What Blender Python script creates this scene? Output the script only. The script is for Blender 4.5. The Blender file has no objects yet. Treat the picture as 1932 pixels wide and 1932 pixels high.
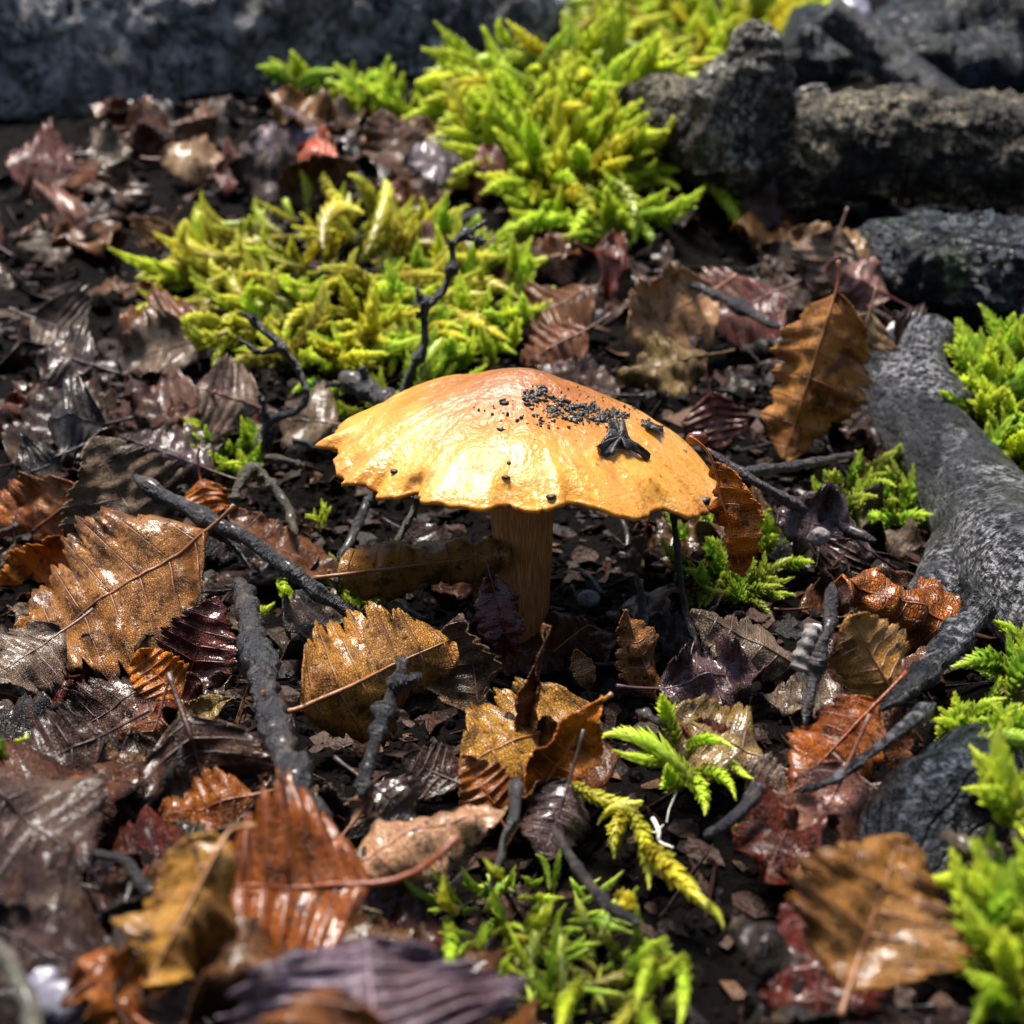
import bpy, math, random
import numpy as np
from mathutils import Vector, Matrix
from mathutils.bvhtree import BVHTree

CM = 0.01                       # everything is laid out in centimetres and built in metres
R = math.radians
rng = random.Random(7)
scene = bpy.context.scene

# ------------------------------------------------------------------ camera, sky, sun, exposure
PITCH, FOV = 20.0, 40.0
CAM = np.array([0.0, -18.3, 8.4])
cd = bpy.data.cameras.new('camera'); cam = bpy.data.objects.new('camera', cd)
scene.collection.objects.link(cam); scene.camera = cam
cam.location = Vector(CAM) * CM
cam.rotation_euler = (R(90 - PITCH), 0, 0)
cd.sensor_width = 36; cd.angle = R(FOV)
cd.clip_start = 0.005; cd.clip_end = 200
cd.dof.use_dof = True; cd.dof.focus_distance = 0.176; cd.dof.aperture_fstop = 36.0

SUN_EL, SUN_AZ = 72.0, -28.0    # veiled light from high above, a little from behind the subject
world = bpy.data.worlds.new('World'); scene.world = world; world.use_nodes = True
wn = world.node_tree.nodes; wl = world.node_tree.links
sky = wn.new('ShaderNodeTexSky'); sky.sky_type = 'NISHITA'; sky.sun_disc = False
sky.sun_elevation = R(SUN_EL); sky.sun_rotation = R(SUN_AZ); sky.air_density = 1.0; sky.dust_density = 2.5; sky.ozone_density = 1.0
wn['Background'].inputs['Strength'].default_value = 0.05
wl.new(sky.outputs[0], wn['Background'].inputs['Color'])
sd = bpy.data.lights.new('sun', 'SUN'); sd.energy = 3.2; sd.angle = R(20); sd.color = (1.0, 0.96, 0.9)
sun = bpy.data.objects.new('sun', sd); scene.collection.objects.link(sun)
sv = Vector((math.sin(R(SUN_AZ)) * math.cos(R(SUN_EL)), math.cos(R(SUN_AZ)) * math.cos(R(SUN_EL)), math.sin(R(SUN_EL))))
sun.rotation_euler = sv.to_track_quat('Z', 'Y').to_euler()
scene.view_settings.view_transform = 'Standard'; scene.view_settings.look = 'None'
scene.view_settings.exposure = 1.7; scene.view_settings.gamma = 1.0
scene.cycles.use_denoising = True
scene.cycles.max_bounces = 6

# ------------------------------------------------------------------ noise
def _h(i, j, k, s):
    n = (i.astype(np.int64) * 374761393 + j.astype(np.int64) * 668265263 + k.astype(np.int64) * 2147483647 + s * 974634777) & 0xffffffff
    n = ((n ^ (n >> 13)) * 1274126177) & 0xffffffff
    n = ((n ^ (n >> 16)) * 2246822519) & 0xffffffff
    return ((n ^ (n >> 15)) & 0xffffff) / float(0xffffff) * 2 - 1
def vnoise(p, s=0):
    p = np.asarray(p, float); f = np.floor(p); d = p - f; d = d * d * (3 - 2 * d); f = f.astype(np.int64)
    i, j, k = f[..., 0], f[..., 1], f[..., 2]; x, y, z = d[..., 0], d[..., 1], d[..., 2]
    def L(a, b, t): return a + (b - a) * t
    return L(L(L(_h(i, j, k, s), _h(i+1, j, k, s), x), L(_h(i, j+1, k, s), _h(i+1, j+1, k, s), x), y),
             L(L(_h(i, j, k+1, s), _h(i+1, j, k+1, s), x), L(_h(i, j+1, k+1, s), _h(i+1, j+1, k+1, s), x), y), z)
def fbm(p, s=0, o=4, g=0.5):
    p = np.asarray(p, float); a, t, r = 1.0, 0.0, 0.0
    for q in range(o):
        r = r + a * vnoise(p * 2 ** q + 11.3 * q, s + q); t += a; a *= g
    return r / t
def ridge(p, s=0, o=4):
    p = np.asarray(p, float); a, t, r = 1.0, 0.0, 0.0
    for q in range(o):
        r = r + a * (1 - 2 * np.abs(vnoise(p * 2 ** q + 7.1 * q, s + q))); t += a; a *= 0.55
    return r / t
def sm(a, b, x):
    t = np.clip((x - a) / (b - a), 0, 1); return t * t * (3 - 2 * t)

# ------------------------------------------------------------------ terrain and pixel -> place
MOUNDS = []                     # x, y, height, rx, ry
def terrain(x, y, fine=True):
    x = np.asarray(x, float); y = np.asarray(y, float)
    h = 0.17 * np.where(y > 1, (y - 1) ** 2 / (np.abs(y - 1) + 4), 0) * 1.08
    h = h + 0.16 * np.where(y < -2, (-2 - y) ** 2 / (np.abs(-2 - y) + 2), 0) * sm(-16, -9, y) + 1.0 * (1 - sm(-16, -9, y))
    h = h - 0.55 * np.exp(-(x ** 2 + (y - 0.5) ** 2) / 7.0)
    h = h + 0.02 * np.abs(x) * sm(2, 10, np.abs(x))
    for mx, my, mh, rx, ry in MOUNDS:
        h = h + mh * np.exp(-((x - mx) / rx) ** 2 - ((y - my) / ry) ** 2)
    p = np.stack([x, y, np.zeros_like(x)], -1)
    h = h + 0.45 * vnoise(p / 4.0, 3) + 0.25 * vnoise(p / 1.6, 4)
    if fine: h = h + 0.16 * fbm(p / 0.5, 5, 3)
    return h
TF = math.tan(R(FOV / 2)); cp, sp = math.cos(R(PITCH)), math.sin(R(PITCH))
def ray(px, py):
    dx = (px - 966) / 966 * TF; dy = (966 - py) / 966 * TF
    return np.array([dx, cp + dy * sp, -sp + dy * cp])
TT = np.concatenate([np.arange(6, 60, 0.06), np.arange(60, 250, 0.5)])
def P(px, py, dz=0.0):
    """point of the ground (raised by dz cm) seen in that direction"""
    d = ray(px, py); q = CAM + TT[:, None] * d
    g = q[:, 2] - terrain(q[:, 0], q[:, 1], False) - dz
    w = np.nonzero(g < 0)[0]
    return q[w[0]] if len(w) else q[-1]
def PY(px, py, Y):
    """point of the upright plane y = Y cm"""
    d = ray(px, py); return CAM + d * ((Y - CAM[1]) / d[1])
def pixel(p):
    v = np.asarray(p) - CAM; z = v[1] * cp - v[2] * sp; yy = v[1] * sp + v[2] * cp
    return 966 + v[0] / z / TF * 966, 966 - yy / z / TF * 966
def pxcm(p):
    v = np.asarray(p) - CAM; return 966 / TF / (v[1] * cp - v[2] * sp)
def nz(v):
    v = np.asarray(v, float); return v / (np.linalg.norm(v) + 1e-12)

# cushions of moss stand on small mounds
for px, py, mh, rx, ry in [(600, 560, 0.5, 4.2, 3.5), (1060, 330, 2.6, 6.0, 5.5), (1880, 800, 1.2, 2.0, 2.5), (1900, 1760, 0.6, 1.2, 1.5)]:
    c = P(px, py); MOUNDS.append((c[0], c[1], mh, rx, ry))

# ------------------------------------------------------------------ mesh helpers
COL = scene.collection
def mesh(name, V, Q=None, T=None, uv0=None, uv1=None, smooth=True):
    V = np.asarray(V, np.float32) * CM
    faces = []
    Q = np.zeros((0, 4), np.int32) if Q is None or len(Q) == 0 else np.asarray(Q, np.int32)
    T = np.zeros((0, 3), np.int32) if T is None or len(T) == 0 else np.asarray(T, np.int32)
    me = bpy.data.meshes.new(name)
    me.vertices.add(len(V)); me.vertices.foreach_set('co', V.ravel())
    li = np.concatenate([Q.ravel(), T.ravel()]).astype(np.int32)
    me.loops.add(len(li)); me.loops.foreach_set('vertex_index', li)
    n = len(Q) + len(T); me.polygons.add(n)
    ls = np.concatenate([np.arange(len(Q)) * 4, len(Q) * 4 + np.arange(len(T)) * 3]).astype(np.int32)
    me.polygons.foreach_set('loop_start', ls)
    me.polygons.foreach_set('use_smooth', np.full(n, smooth, bool))
    for nm, uv in (('uv0', uv0), ('uv1', uv1)):
        if uv is not None:
            l = me.uv_layers.new(name=nm); l.data.foreach_set('uv', np.asarray(uv, np.float32)[li].ravel())
    me.update(calc_edges=True)
    return me
def obj(name, me, mat=None, parent=None, color=None, loc=None):
    o = bpy.data.objects.new(name, me); COL.objects.link(o)
    if mat is not None and me is not None and len(me.materials) == 0: me.materials.append(mat)
    if parent is not None: o.parent = parent
    if color is not None: o.color = color
    if loc is not None: o.location = Vector(loc) * CM
    return o
def tag(o, label, cat, group=None, kind=None):
    o['label'] = label
    if cat: o['category'] = cat
    if group: o['group'] = group
    if kind: o['kind'] = kind
    return o
def empty(name, loc, label, cat, group=None):
    o = bpy.data.objects.new(name, None); COL.objects.link(o); o.location = Vector(loc) * CM
    o.empty_display_size = 0.005
    return tag(o, label, cat, group)
def gridq(n, m, wrap=False):
    """quads of an n x m grid of vertices (row-major); wrap joins the last column to the first"""
    i = np.arange(n - 1)[:, None]; j = np.arange(m if wrap else m - 1)[None, :]
    j2 = (j + 1) % m
    return np.stack([i * m + j, i * m + j2, (i + 1) * m + j2, (i + 1) * m + j], -1).reshape(-1, 4)
def spline(pts, n):
    pts = np.asarray(pts, float)
    if len(pts) == 2: return pts[0] + (pts[1] - pts[0]) * np.linspace(0, 1, n)[:, None]
    e = np.vstack([2 * pts[0] - pts[1], pts, 2 * pts[-1] - pts[-2]])
    t = np.linspace(0, len(pts) - 1 - 1e-9, n); k = t.astype(int); f = (t - k)[:, None]
    a, b, c, d = e[k], e[k + 1], e[k + 2], e[k + 3]
    return 0.5 * (2 * b + (c - a) * f + (2 * a - 5 * b + 4 * c - d) * f ** 2 + (3 * b - a - 3 * c + d) * f ** 3)
def frames(path):
    t = np.gradient(path, axis=0); t /= np.linalg.norm(t, axis=1)[:, None] + 1e-12
    n = np.zeros_like(t); a = np.array([0, 0, 1.0]) if abs(t[0, 2]) < 0.9 else np.array([1.0, 0, 0])
    n[0] = nz(np.cross(t[0], a))
    for i in range(1, len(t)):
        v = n[i - 1] - t[i] * np.dot(n[i - 1], t[i]); n[i] = nz(v)
    return t, n, np.cross(t, n)
def tube(path, rad, seg=10, bump=None):
    """closed tapered tube: V, Q, T, uv (length cm, turn). bump(V, normals) -> offset cm"""
    path = np.asarray(path, float); n = len(path); rad = np.broadcast_to(np.asarray(rad, float), (n,))
    t, a, b = frames(path); th = np.linspace(0, 2 * math.pi, seg, endpoint=False)
    dirs = a[:, None, :] * np.cos(th)[None, :, None] + b[:, None, :] * np.sin(th)[None, :, None]
    V = path[:, None, :] + dirs * rad[:, None, None]
    if bump is not None: V = V + dirs * bump(V, dirs)[..., None]
    L = np.concatenate([[0], np.cumsum(np.linalg.norm(np.diff(path, axis=0), axis=1))])
    uv = np.stack([np.repeat(L[:, None], seg, 1), np.repeat((np.abs(th / math.pi - 1))[None, :], n, 0)], -1).reshape(-1, 2)
    V = V.reshape(-1, 3); Q = gridq(n, seg, True)
    V = np.vstack([V, path[0] - t[0] * rad[0] * 0.3, path[-1] + t[-1] * rad[-1] * 0.3]); uv = np.vstack([uv, [L[0], 0], [L[-1], 0]])
    k = np.arange(seg); k2 = (k + 1) % seg; m = n * seg
    T = np.vstack([np.stack([k2, k, np.full(seg, m)], -1), np.stack([(n - 1) * seg + k, (n - 1) * seg + k2, np.full(seg, m + 1)], -1)])
    return V, Q, T, uv
class Acc:
    """several shapes collected into one mesh"""
    def __init__(s): s.V, s.Q, s.T, s.U, s.n = [], [], [], [], 0
    def add(s, V, Q=None, T=None, uv=None):
        V = np.asarray(V, float); s.V.append(V)
        if Q is not None and len(Q): s.Q.append(np.asarray(Q) + s.n)
        if T is not None and len(T): s.T.append(np.asarray(T) + s.n)
        s.U.append(np.zeros((len(V), 2)) if uv is None else uv); s.n += len(V)
    def mesh(s, name, smooth=True):
        return mesh(name, np.vstack(s.V), np.vstack(s.Q) if s.Q else None, np.vstack(s.T) if s.T else None, np.vstack(s.U), None, smooth)

# ------------------------------------------------------------------ materials
class NT:
    def __init__(s, name):
        s.m = bpy.data.materials.new(name); s.m.use_nodes = True; s.t = s.m.node_tree; s.t.nodes.clear()
        s.out = s.n('ShaderNodeOutputMaterial')
    def n(s, typ, **kw):
        o = s.t.nodes.new(typ)
        for k, v in kw.items(): setattr(o, k, v)
        return o
    def l(s, a, b): s.t.links.new(a, b)
    def put(s, sock, v):
        if isinstance(v, bpy.types.NodeSocket): s.l(v, sock)
        else: sock.default_value = v
    def math(s, op, a, b=0.0, c=0.0, clamp=False):
        o = s.n('ShaderNodeMath', operation=op, use_clamp=clamp)
        s.put(o.inputs[0], a); s.put(o.inputs[1], b); s.put(o.inputs[2], c); return o.outputs[0]
    def ramp(s, x, a, b, lo=0.0, hi=1.0):
        o = s.n('ShaderNodeMapRange', interpolation_type='SMOOTHSTEP'); s.put(o.inputs['Value'], x)
        o.inputs['From Min'].default_value = a; o.inputs['From Max'].default_value = b
        o.inputs['To Min'].default_value = lo; o.inputs['To Max'].default_value = hi; return o.outputs[0]
    def mix(s, f, a, b, blend='MIX'):
        o = s.n('ShaderNodeMix', data_type='RGBA', blend_type=blend)
        s.put(o.inputs[0], f); s.put(o.inputs[6], a); s.put(o.inputs[7], b); return o.outputs[2]
    def noise(s, vec, scale, detail=4, rough=0.55, dim='3D', w=None, dist=0.0):
        o = s.n('ShaderNodeTexNoise', noise_dimensions='4D' if w is not None else dim)
        if vec is not None: s.l(vec, o.inputs['Vector'])
        o.inputs['Scale'].default_value = scale; o.inputs['Detail'].default_value = detail; o.inputs['Roughness'].default_value = rough
        o.inputs['Distortion'].default_value = dist
        if w is not None: s.put(o.inputs['W'], w)
        return o.outputs['Fac']
    def voro(s, vec, scale, feature='F1', dim='3D', rnd=1.0):
        o = s.n('ShaderNodeTexVoronoi', voronoi_dimensions=dim, feature=feature)
        if vec is not None: s.l(vec, o.inputs['Vector'])
        o.inputs['Scale'].default_value = scale; o.inputs['Randomness'].default_value = rnd
        return o.outputs['Distance']
    def uv(s, name): return s.n('ShaderNodeUVMap', uv_map=name).outputs[0]
    def obj(s): return s.n('ShaderNodeTexCoord').outputs['Object']
    def stretch(s, vec, sc):
        o = s.n('ShaderNodeMapping'); s.l(vec, o.inputs[0]); o.inputs['Scale'].default_value = sc; return o.outputs[0]
    def sep(s, v):
        o = s.n('ShaderNodeSeparateXYZ'); s.l(v, o.inputs[0]); return o.outputs
    def bump(s, h, strength, dist, normal=None):
        o = s.n('ShaderNodeBump'); s.l(h, o.inputs['Height']); o.inputs['Strength'].default_value = strength; o.inputs['Distance'].default_value = dist
        if normal is not None: s.l(normal, o.inputs['Normal'])
        return o.outputs[0]
    def bsdf(s, color, rough, normal=None, **kw):
        b = s.n('ShaderNodeBsdfPrincipled'); s.put(b.inputs['Base Color'], color); s.put(b.inputs['Roughness'], rough)
        if normal is not None: s.l(normal, b.inputs['Normal'])
        for k, v in kw.items(): s.put(b.inputs[k.replace('_', ' ')], v)
        return b
    def done(s, sh): s.l(sh, s.out.inputs[0]); return s.m
def rgb(r, g, b): return (r, g, b, 1)

def leaf_material():
    s = NT('dead_leaf'); u0 = s.uv('uv0'); u1 = s.uv('uv1'); oi = s.n('ShaderNodeObjectInfo')
    rnd = s.math('MULTIPLY', oi.outputs['Random'], 57.0); sx = s.sep(u0); U, V = sx[0], sx[1]
    net = s.voro(u1, 34.0, 'DISTANCE_TO_EDGE', '2D'); line = s.ramp(net, 0.0, 0.20)
    blot = s.noise(u1, 1.3, 4, 0.6, w=rnd); mid = s.noise(u1, 5.0, 4, 0.65, w=rnd); fine = s.noise(u1, 26.0, 3, 0.6, w=rnd)
    base = oi.outputs['Color']
    dark = s.mix(1.0, base, rgb(0.30, 0.24, 0.22), 'MULTIPLY'); pale = s.mix(0.42, base, rgb(0.44, 0.31, 0.19))
    rust = s.mix(0.5, base, rgb(0.36, 0.10, 0.02))
    c = s.mix(s.ramp(blot, 0.52, 0.34), base, dark)
    c = s.mix(s.ramp(blot, 0.52, 0.72), c, pale)
    c = s.mix(s.ramp(mid, 0.56, 0.75, 0, 0.55), c, rust)
    c = s.mix(s.ramp(fine, 0.5, 0.72, 0.0, 0.55), c, pale)
    c = s.mix(s.ramp(s.noise(u1, 9.0, 3, 0.6, w=s.math('ADD', rnd, 9.0)), 0.58, 0.66, 0, 0.85), c, rgb(0.010, 0.008, 0.008))
    c = s.mix(s.ramp(s.noise(u1, 2.6, 5, 0.7, w=s.math('ADD', rnd, 4.0)), 0.50, 0.62, 0, 0.85), c, s.mix(1.0, c, rgb(0.20, 0.16, 0.16), 'MULTIPLY'))
    c = s.mix(s.math('MULTIPLY', s.ramp(line, 1.0, 0.0, 0.0, 0.62), s.ramp(mid, 0.35, 0.6, 0.25, 1.0)), c, dark)
    # feather veins: dark thread along each side vein and the midrib
    fr = s.math('ABSOLUTE', s.math('SUBTRACT', s.math('FRACT', s.math('MULTIPLY', U, 7.0)), 0.5))
    vein = s.ramp(fr, 0.07, 0.02); 
    c = s.mix(s.math('MULTIPLY', vein, 0.55), c, dark)
    h = s.math('ADD', s.math('MULTIPLY', line, 0.40), s.math('MULTIPLY', mid, 1.2))
    h = s.math('ADD', h, s.math('MULTIPLY', fine, 0.5)); h = s.math('SUBTRACT', h, s.math('MULTIPLY', vein, 0.5))
    nrm = s.bump(h, 1.0, 0.0006)
    wet = oi.outputs['Alpha']
    ro = s.math('SUBTRACT', s.ramp(mid, 0.3, 0.7, 0.40, 0.68), s.math('MULTIPLY', wet, 0.22), clamp=True)
    hs = s.n('ShaderNodeHueSaturation'); hs.inputs['Saturation'].default_value = 1.12; s.l(c, hs.inputs['Color']); c = hs.outputs[0]
    b = s.bsdf(c, ro, nrm, Coat_Weight=s.math('MULTIPLY', wet, s.ramp(blot, 0.35, 0.6)), Coat_Roughness=0.17, Specular_IOR_Level=0.2)
    s.l(s.bump(mid, 0.65, 0.0006), b.inputs['Coat Normal'])
    tr = s.n('ShaderNodeBsdfTranslucent'); s.l(c, tr.inputs[0]); mx = s.n('ShaderNodeMixShader'); mx.inputs[0].default_value = 0.12
    s.l(b.outputs[0], mx.inputs[1]); s.l(tr.outputs[0], mx.inputs[2])
    return s.done(mx.outputs[0])
def rib_material():
    s = NT('leaf_rib'); oi = s.n('ShaderNodeObjectInfo'); o = s.obj()
    c = s.mix(s.noise(o, 900, 3), s.mix(1.0, oi.outputs['Color'], rgb(0.35, 0.3, 0.3), 'MULTIPLY'), oi.outputs['Color'])
    return s.done(s.bsdf(c, 0.42, s.bump(s.noise(o, 2500, 2), 0.5, 0.0002)).outputs[0])
def moss_material():
    s = NT('moss'); u = s.sep(s.uv('uv0')); oi = s.n('ShaderNodeObjectInfo'); o = s.obj()
    base = oi.outputs['Color']
    old = s.mix(0.7, base, rgb(0.10, 0.07, 0.012)); tip = s.mix(0.6, base, rgb(0.80, 0.84, 0.12))
    c = s.mix(s.ramp(u[0], 0.1, 0.6), old, base); c = s.mix(s.ramp(u[0], 0.45, 0.95), c, tip)
    c = s.mix(s.ramp(u[1], 0.4, 1.0, 0, 0.7), c, tip)
    c = s.mix(s.ramp(s.noise(o, 260, 2), 0.55, 0.75, 0, 0.5), c, old)
    b = s.bsdf(c, 0.38, s.bump(s.noise(o, 3000, 2), 0.35, 0.0002), Specular_IOR_Level=0.5)
    tr = s.n('ShaderNodeBsdfTranslucent'); s.l(c, tr.inputs[0]); mx = s.n('ShaderNodeMixShader'); mx.inputs[0].default_value = 0.45
    s.l(b.outputs[0], mx.inputs[1]); s.l(tr.outputs[0], mx.inputs[2]); return s.done(mx.outputs[0])
def twig_material():
    s = NT('wet_twig'); oi = s.n('ShaderNodeObjectInfo'); o = s.obj(); u = s.uv('uv0')
    ring = s.noise(s.stretch(u, (14, 1.5, 1)), 1.0, 3, 0.6)
    n = s.noise(o, 420, 4, 0.6); base = s.mix(1.0, oi.outputs['Color'], rgb(.62, .6, .6), 'MULTIPLY')
    c = s.mix(s.ramp(n, 0.5, 0.7), base, s.mix(0.35, base, rgb(0.035, 0.027, 0.025)))
    c = s.mix(s.ramp(s.noise(o, 2600, 2), 0.66, 0.74, 0, 0.5), c, rgb(0.25, 0.23, 0.2))
    c = s.mix(s.ramp(s.noise(o, 210, 4, 0.7), 0.54, 0.62, 0, 0.75), c, s.mix(0.6, base, rgb(0.11, 0.072, 0.05)))
    h = s.math('ADD', ring, s.math('MULTIPLY', n, 0.9))
    return s.done(s.bsdf(c, s.ramp(n, 0.3, 0.7, 0.26, 0.52), s.bump(s.math('ADD', h, s.math('MULTIPLY', s.noise(o, 1500, 4, 0.65), 0.8)), 1.0, 0.0011), Specular_IOR_Level=0.55, Coat_Weight=s.ramp(n, 0.5, 0.65, 0.0, 0.5), Coat_Roughness=0.2).outputs[0])
def bark_material(name, a, b, fleck, fl=0.6, sc=1.0, gloss=0.45, moss=0.0, crack=0.7):
    s = NT(name); o = s.obj(); u = s.uv('uv0')
    g = s.noise(s.stretch(u, (0.9 * sc, 4.5 * sc, 1)), 1.0, 5, 0.65); n = s.noise(o, 120 * sc, 6, 0.68); f = s.noise(o, 520 * sc, 4, 0.7)
    c = s.mix(s.ramp(n, 0.36, 0.64), a, b); c = s.mix(s.ramp(g, 0.5, 0.7, 0, 0.5), c, b)
    k = s.math('MULTIPLY', s.ramp(f, 0.47, 0.60), s.ramp(s.noise(o, 45 * min(sc, 1.2), 4, 0.6), 0.44, 0.64)); c = s.mix(s.math('MULTIPLY', k, fl), c, fleck)
    c = s.mix(s.ramp(f, 0.44, 0.34, 0, 0.8), c, rgb(0.008, 0.008, 0.009))
    if moss: c = s.mix(s.ramp(s.noise(o, 60, 3), 0.58, 0.68, 0, moss), c, rgb(0.05, 0.075, 0.02))
    wv = s.n('ShaderNodeVectorMath', operation='ADD'); s.l(s.stretch(u, (0.4 * sc, 6 * sc, 1)), wv.inputs[0]); nv = s.n('ShaderNodeTexNoise'); s.l(o, nv.inputs['Vector']); nv.inputs['Scale'].default_value = 90 * sc; nv.inputs['Detail'].default_value = 5; s.l(nv.outputs['Color'], wv.inputs[1])
    cr = s.ramp(s.voro(wv.outputs[0], 1.0, 'DISTANCE_TO_EDGE'), 0.0, 0.11)
    c = s.mix(s.ramp(cr, 0.7, 0.0, 0, crack), c, rgb(0.004, 0.004, 0.004))
    h = s.math('ADD', s.math('MULTIPLY', n, 1.0), s.math('ADD', s.math('MULTIPLY', f, 0.7), s.math('MULTIPLY', g, 0.6))); h = s.math('ADD', h, s.math('MULTIPLY', cr, 0.5 * crack))
    return s.done(s.bsdf(c, s.ramp(f, 0.3, 0.7, gloss - 0.12, gloss + 0.2), s.bump(h, 1.0, 0.0055 / sc), Specular_IOR_Level=0.28).outputs[0])
def soil_material():
    s = NT('soil'); o = s.obj(); n = s.noise(o, 160, 6, 0.7); f = s.noise(o, 700, 4, 0.7)
    c = s.mix(s.ramp(n, 0.35, 0.7), rgb(0.0015, 0.0012, 0.001), rgb(0.006, 0.004, 0.003)); c = s.mix(s.ramp(f, 0.6, 0.72, 0, 0.4), c, rgb(0.02, 0.013, 0.009))
    return s.done(s.bsdf(c, s.ramp(f, 0.3, 0.7, 0.45, 0.85), s.bump(s.math('ADD', n, s.math('MULTIPLY', f, 0.6)), 1.0, 0.003), Specular_IOR_Level=0.04).outputs[0])
def plain(name, color, rough, sc=600, var=0.5, bump=0.0006, **kw):
    s = NT(name); o = s.obj(); n = s.noise(o, sc, 5, 0.65)
    c = s.mix(s.ramp(n, 0.35, 0.68), tuple(x * (1 - var) for x in color[:3]) + (1,), color)
    return s.done(s.bsdf(c, s.ramp(n, 0.3, 0.7, max(rough - 0.12, 0.05), rough + 0.12), s.bump(n, 0.8, bump), **kw).outputs[0])
def cap_material():
    s = NT('mushroom_cap'); uv = s.sep(s.uv('uv0')); T, A = uv[0], uv[1]; o = s.obj()
    st = s.noise(s.stretch(s.uv('uv0'), (2.2, 95, 1)), 1.0, 4, 0.6, dist=0.3)
    big = s.noise(o, 75, 4, 0.55); mid = s.noise(o, 260, 4, 0.6); fine = s.noise(o, 1300, 3, 0.6)
    t2 = s.math('ADD', T, s.math('MULTIPLY', s.math('SUBTRACT', big, 0.5), 0.55))
    c = s.mix(s.ramp(t2, 0.16, 0.64), rgb(0.24, 0.072, 0.0035), rgb(0.46, 0.16, 0.007))
    c = s.mix(s.ramp(t2, 0.50, 0.80), c, rgb(0.60, 0.26, 0.030))
    c = s.mix(s.math('MULTIPLY', s.ramp(s.noise(o, 110, 4, 0.6), 0.50, 0.68, 0, 0.75), s.ramp(T, 0.45, 0.65)), c, rgb(0.70, 0.40, 0.11))
    c = s.mix(s.ramp(T, 0.96, 1.0, 0, 0.6), c, rgb(0.70, 0.26, 0.03))
    k = s.math('MULTIPLY', s.ramp(st, 0.48, 0.70), s.ramp(T, 0.30, 0.75, 0.7, 0.10))
    c = s.mix(k, c, rgb(0.42, 0.125, 0.014))
    c = s.mix(s.ramp(mid, 0.54, 0.70, 0, 0.7), c, rgb(0.44, 0.14, 0.012))
    c = s.mix(s.ramp(fine, 0.52, 0.68, 0, 0.35), c, rgb(0.34, 0.10, 0.010))
    c = s.mix(s.ramp(s.noise(o, 520, 2), 0.70, 0.75, 0, 0.75), c, rgb(0.22, 0.06, 0.012))
    h = s.math('ADD', s.math('MULTIPLY', mid, 0.8), s.math('ADD', s.math('MULTIPLY', st, 0.12), s.math('MULTIPLY', fine, 0.22)))
    ro = s.ramp(mid, 0.3, 0.7, 0.26, 0.52)
    b = s.bsdf(c, ro, s.bump(h, 0.7, 0.0008), Specular_IOR_Level=0.3, Coat_Weight=s.ramp(big, 0.35, 0.62), Coat_Roughness=0.15)
    s.l(s.bump(s.math('ADD', mid, s.math('MULTIPLY', fine, 0.35)), 0.9, 0.0012), b.inputs['Coat Normal'])
    b.inputs['Subsurface Weight'].default_value = 0.02; b.inputs['Subsurface Radius'].default_value = (0.003, 0.0012, 0.0004)
    b.inputs['Subsurface Scale'].default_value = 0.5
    return s.done(b.outputs[0])
def stem_material():
    s = NT('mushroom_stem'); u = s.uv('uv0'); o = s.obj()
    f = s.noise(s.stretch(u, (3.0, 60, 1)), 1.0, 5, 0.7, dist=0.3); n = s.noise(o, 200, 4)
    c = s.mix(s.ramp(f, 0.38, 0.66), rgb(0.25, 0.075, 0.012), rgb(0.60, 0.25, 0.06)); c = s.mix(s.ramp(n, 0.48, 0.72, 0, 0.5), c, rgb(0.30, 0.10, 0.02))
    return s.done(s.bsdf(c, 0.45, s.bump(f, 0.7, 0.0006)).outputs[0])

M = dict(leaf=leaf_material(), rib=rib_material(), moss=moss_material(), twig=twig_material(), soil=soil_material(), cap=cap_material(), stem=stem_material(),
    bark=bark_material('dark_bark', rgb(0.005, 0.004, 0.0035), rgb(0.034, 0.025, 0.017), rgb(0.60, 0.49, 0.30), 0.95, 2.2),
    root=bark_material('grey_root', rgb(0.007, 0.007, 0.008), rgb(0.050, 0.049, 0.053), rgb(0.42, 0.41, 0.42), 0.75, 1.7, 0.32, 0.0, 0.12),
    log=bark_material('old_log', rgb(0.04, 0.037, 0.038), rgb(0.38, 0.36, 0.36), rgb(0.70, 0.67, 0.65), 0.9, 0.8, 0.34, 0.4, 0.6),
    flaky=bark_material('flaky_bark', rgb(0.012, 0.010, 0.009), rgb(0.13, 0.105, 0.075), rgb(0.72, 0.67, 0.56), 1.0, 1.5, 0.38, 0.0, 0.8),
    slate=bark_material('blue_wood', rgb(0.003, 0.004, 0.005), rgb(0.013, 0.016, 0.021), rgb(0.20, 0.23, 0.28), 0.45, 1.0, 0.3, 0.6, 0.4),
    gills=plain('gills', rgb(0.30, 0.12, 0.03), 0.6), crumb=plain('crumb', rgb(0.008, 0.0055, 0.004), 0.6, 900, 0.7, Specular_IOR_Level=0.03),
    grey=plain('wet_grit', rgb(0.16, 0.15, 0.155), 0.3, 500, 0.6), white=plain('pale_stone', rgb(0.75, 0.70, 0.62), 0.5, 400, 0.35),
    root_w=plain('rootlet', rgb(0.72, 0.68, 0.56), 0.45, 900, 0.3), scrap=plain('black_scrap', rgb(0.022, 0.017, 0.014), 0.4, 700, 0.6),
    husk=plain('husk', rgb(0.12, 0.035, 0.022), 0.14, 300, 0.5), fuzz=plain('fuzz', rgb(0.22, 0.19, 0.17), 0.6, 500, 0.75), lilac=plain('lilac_stone', rgb(0.22, 0.21, 0.26), 0.3, 300, 0.4))

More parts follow.
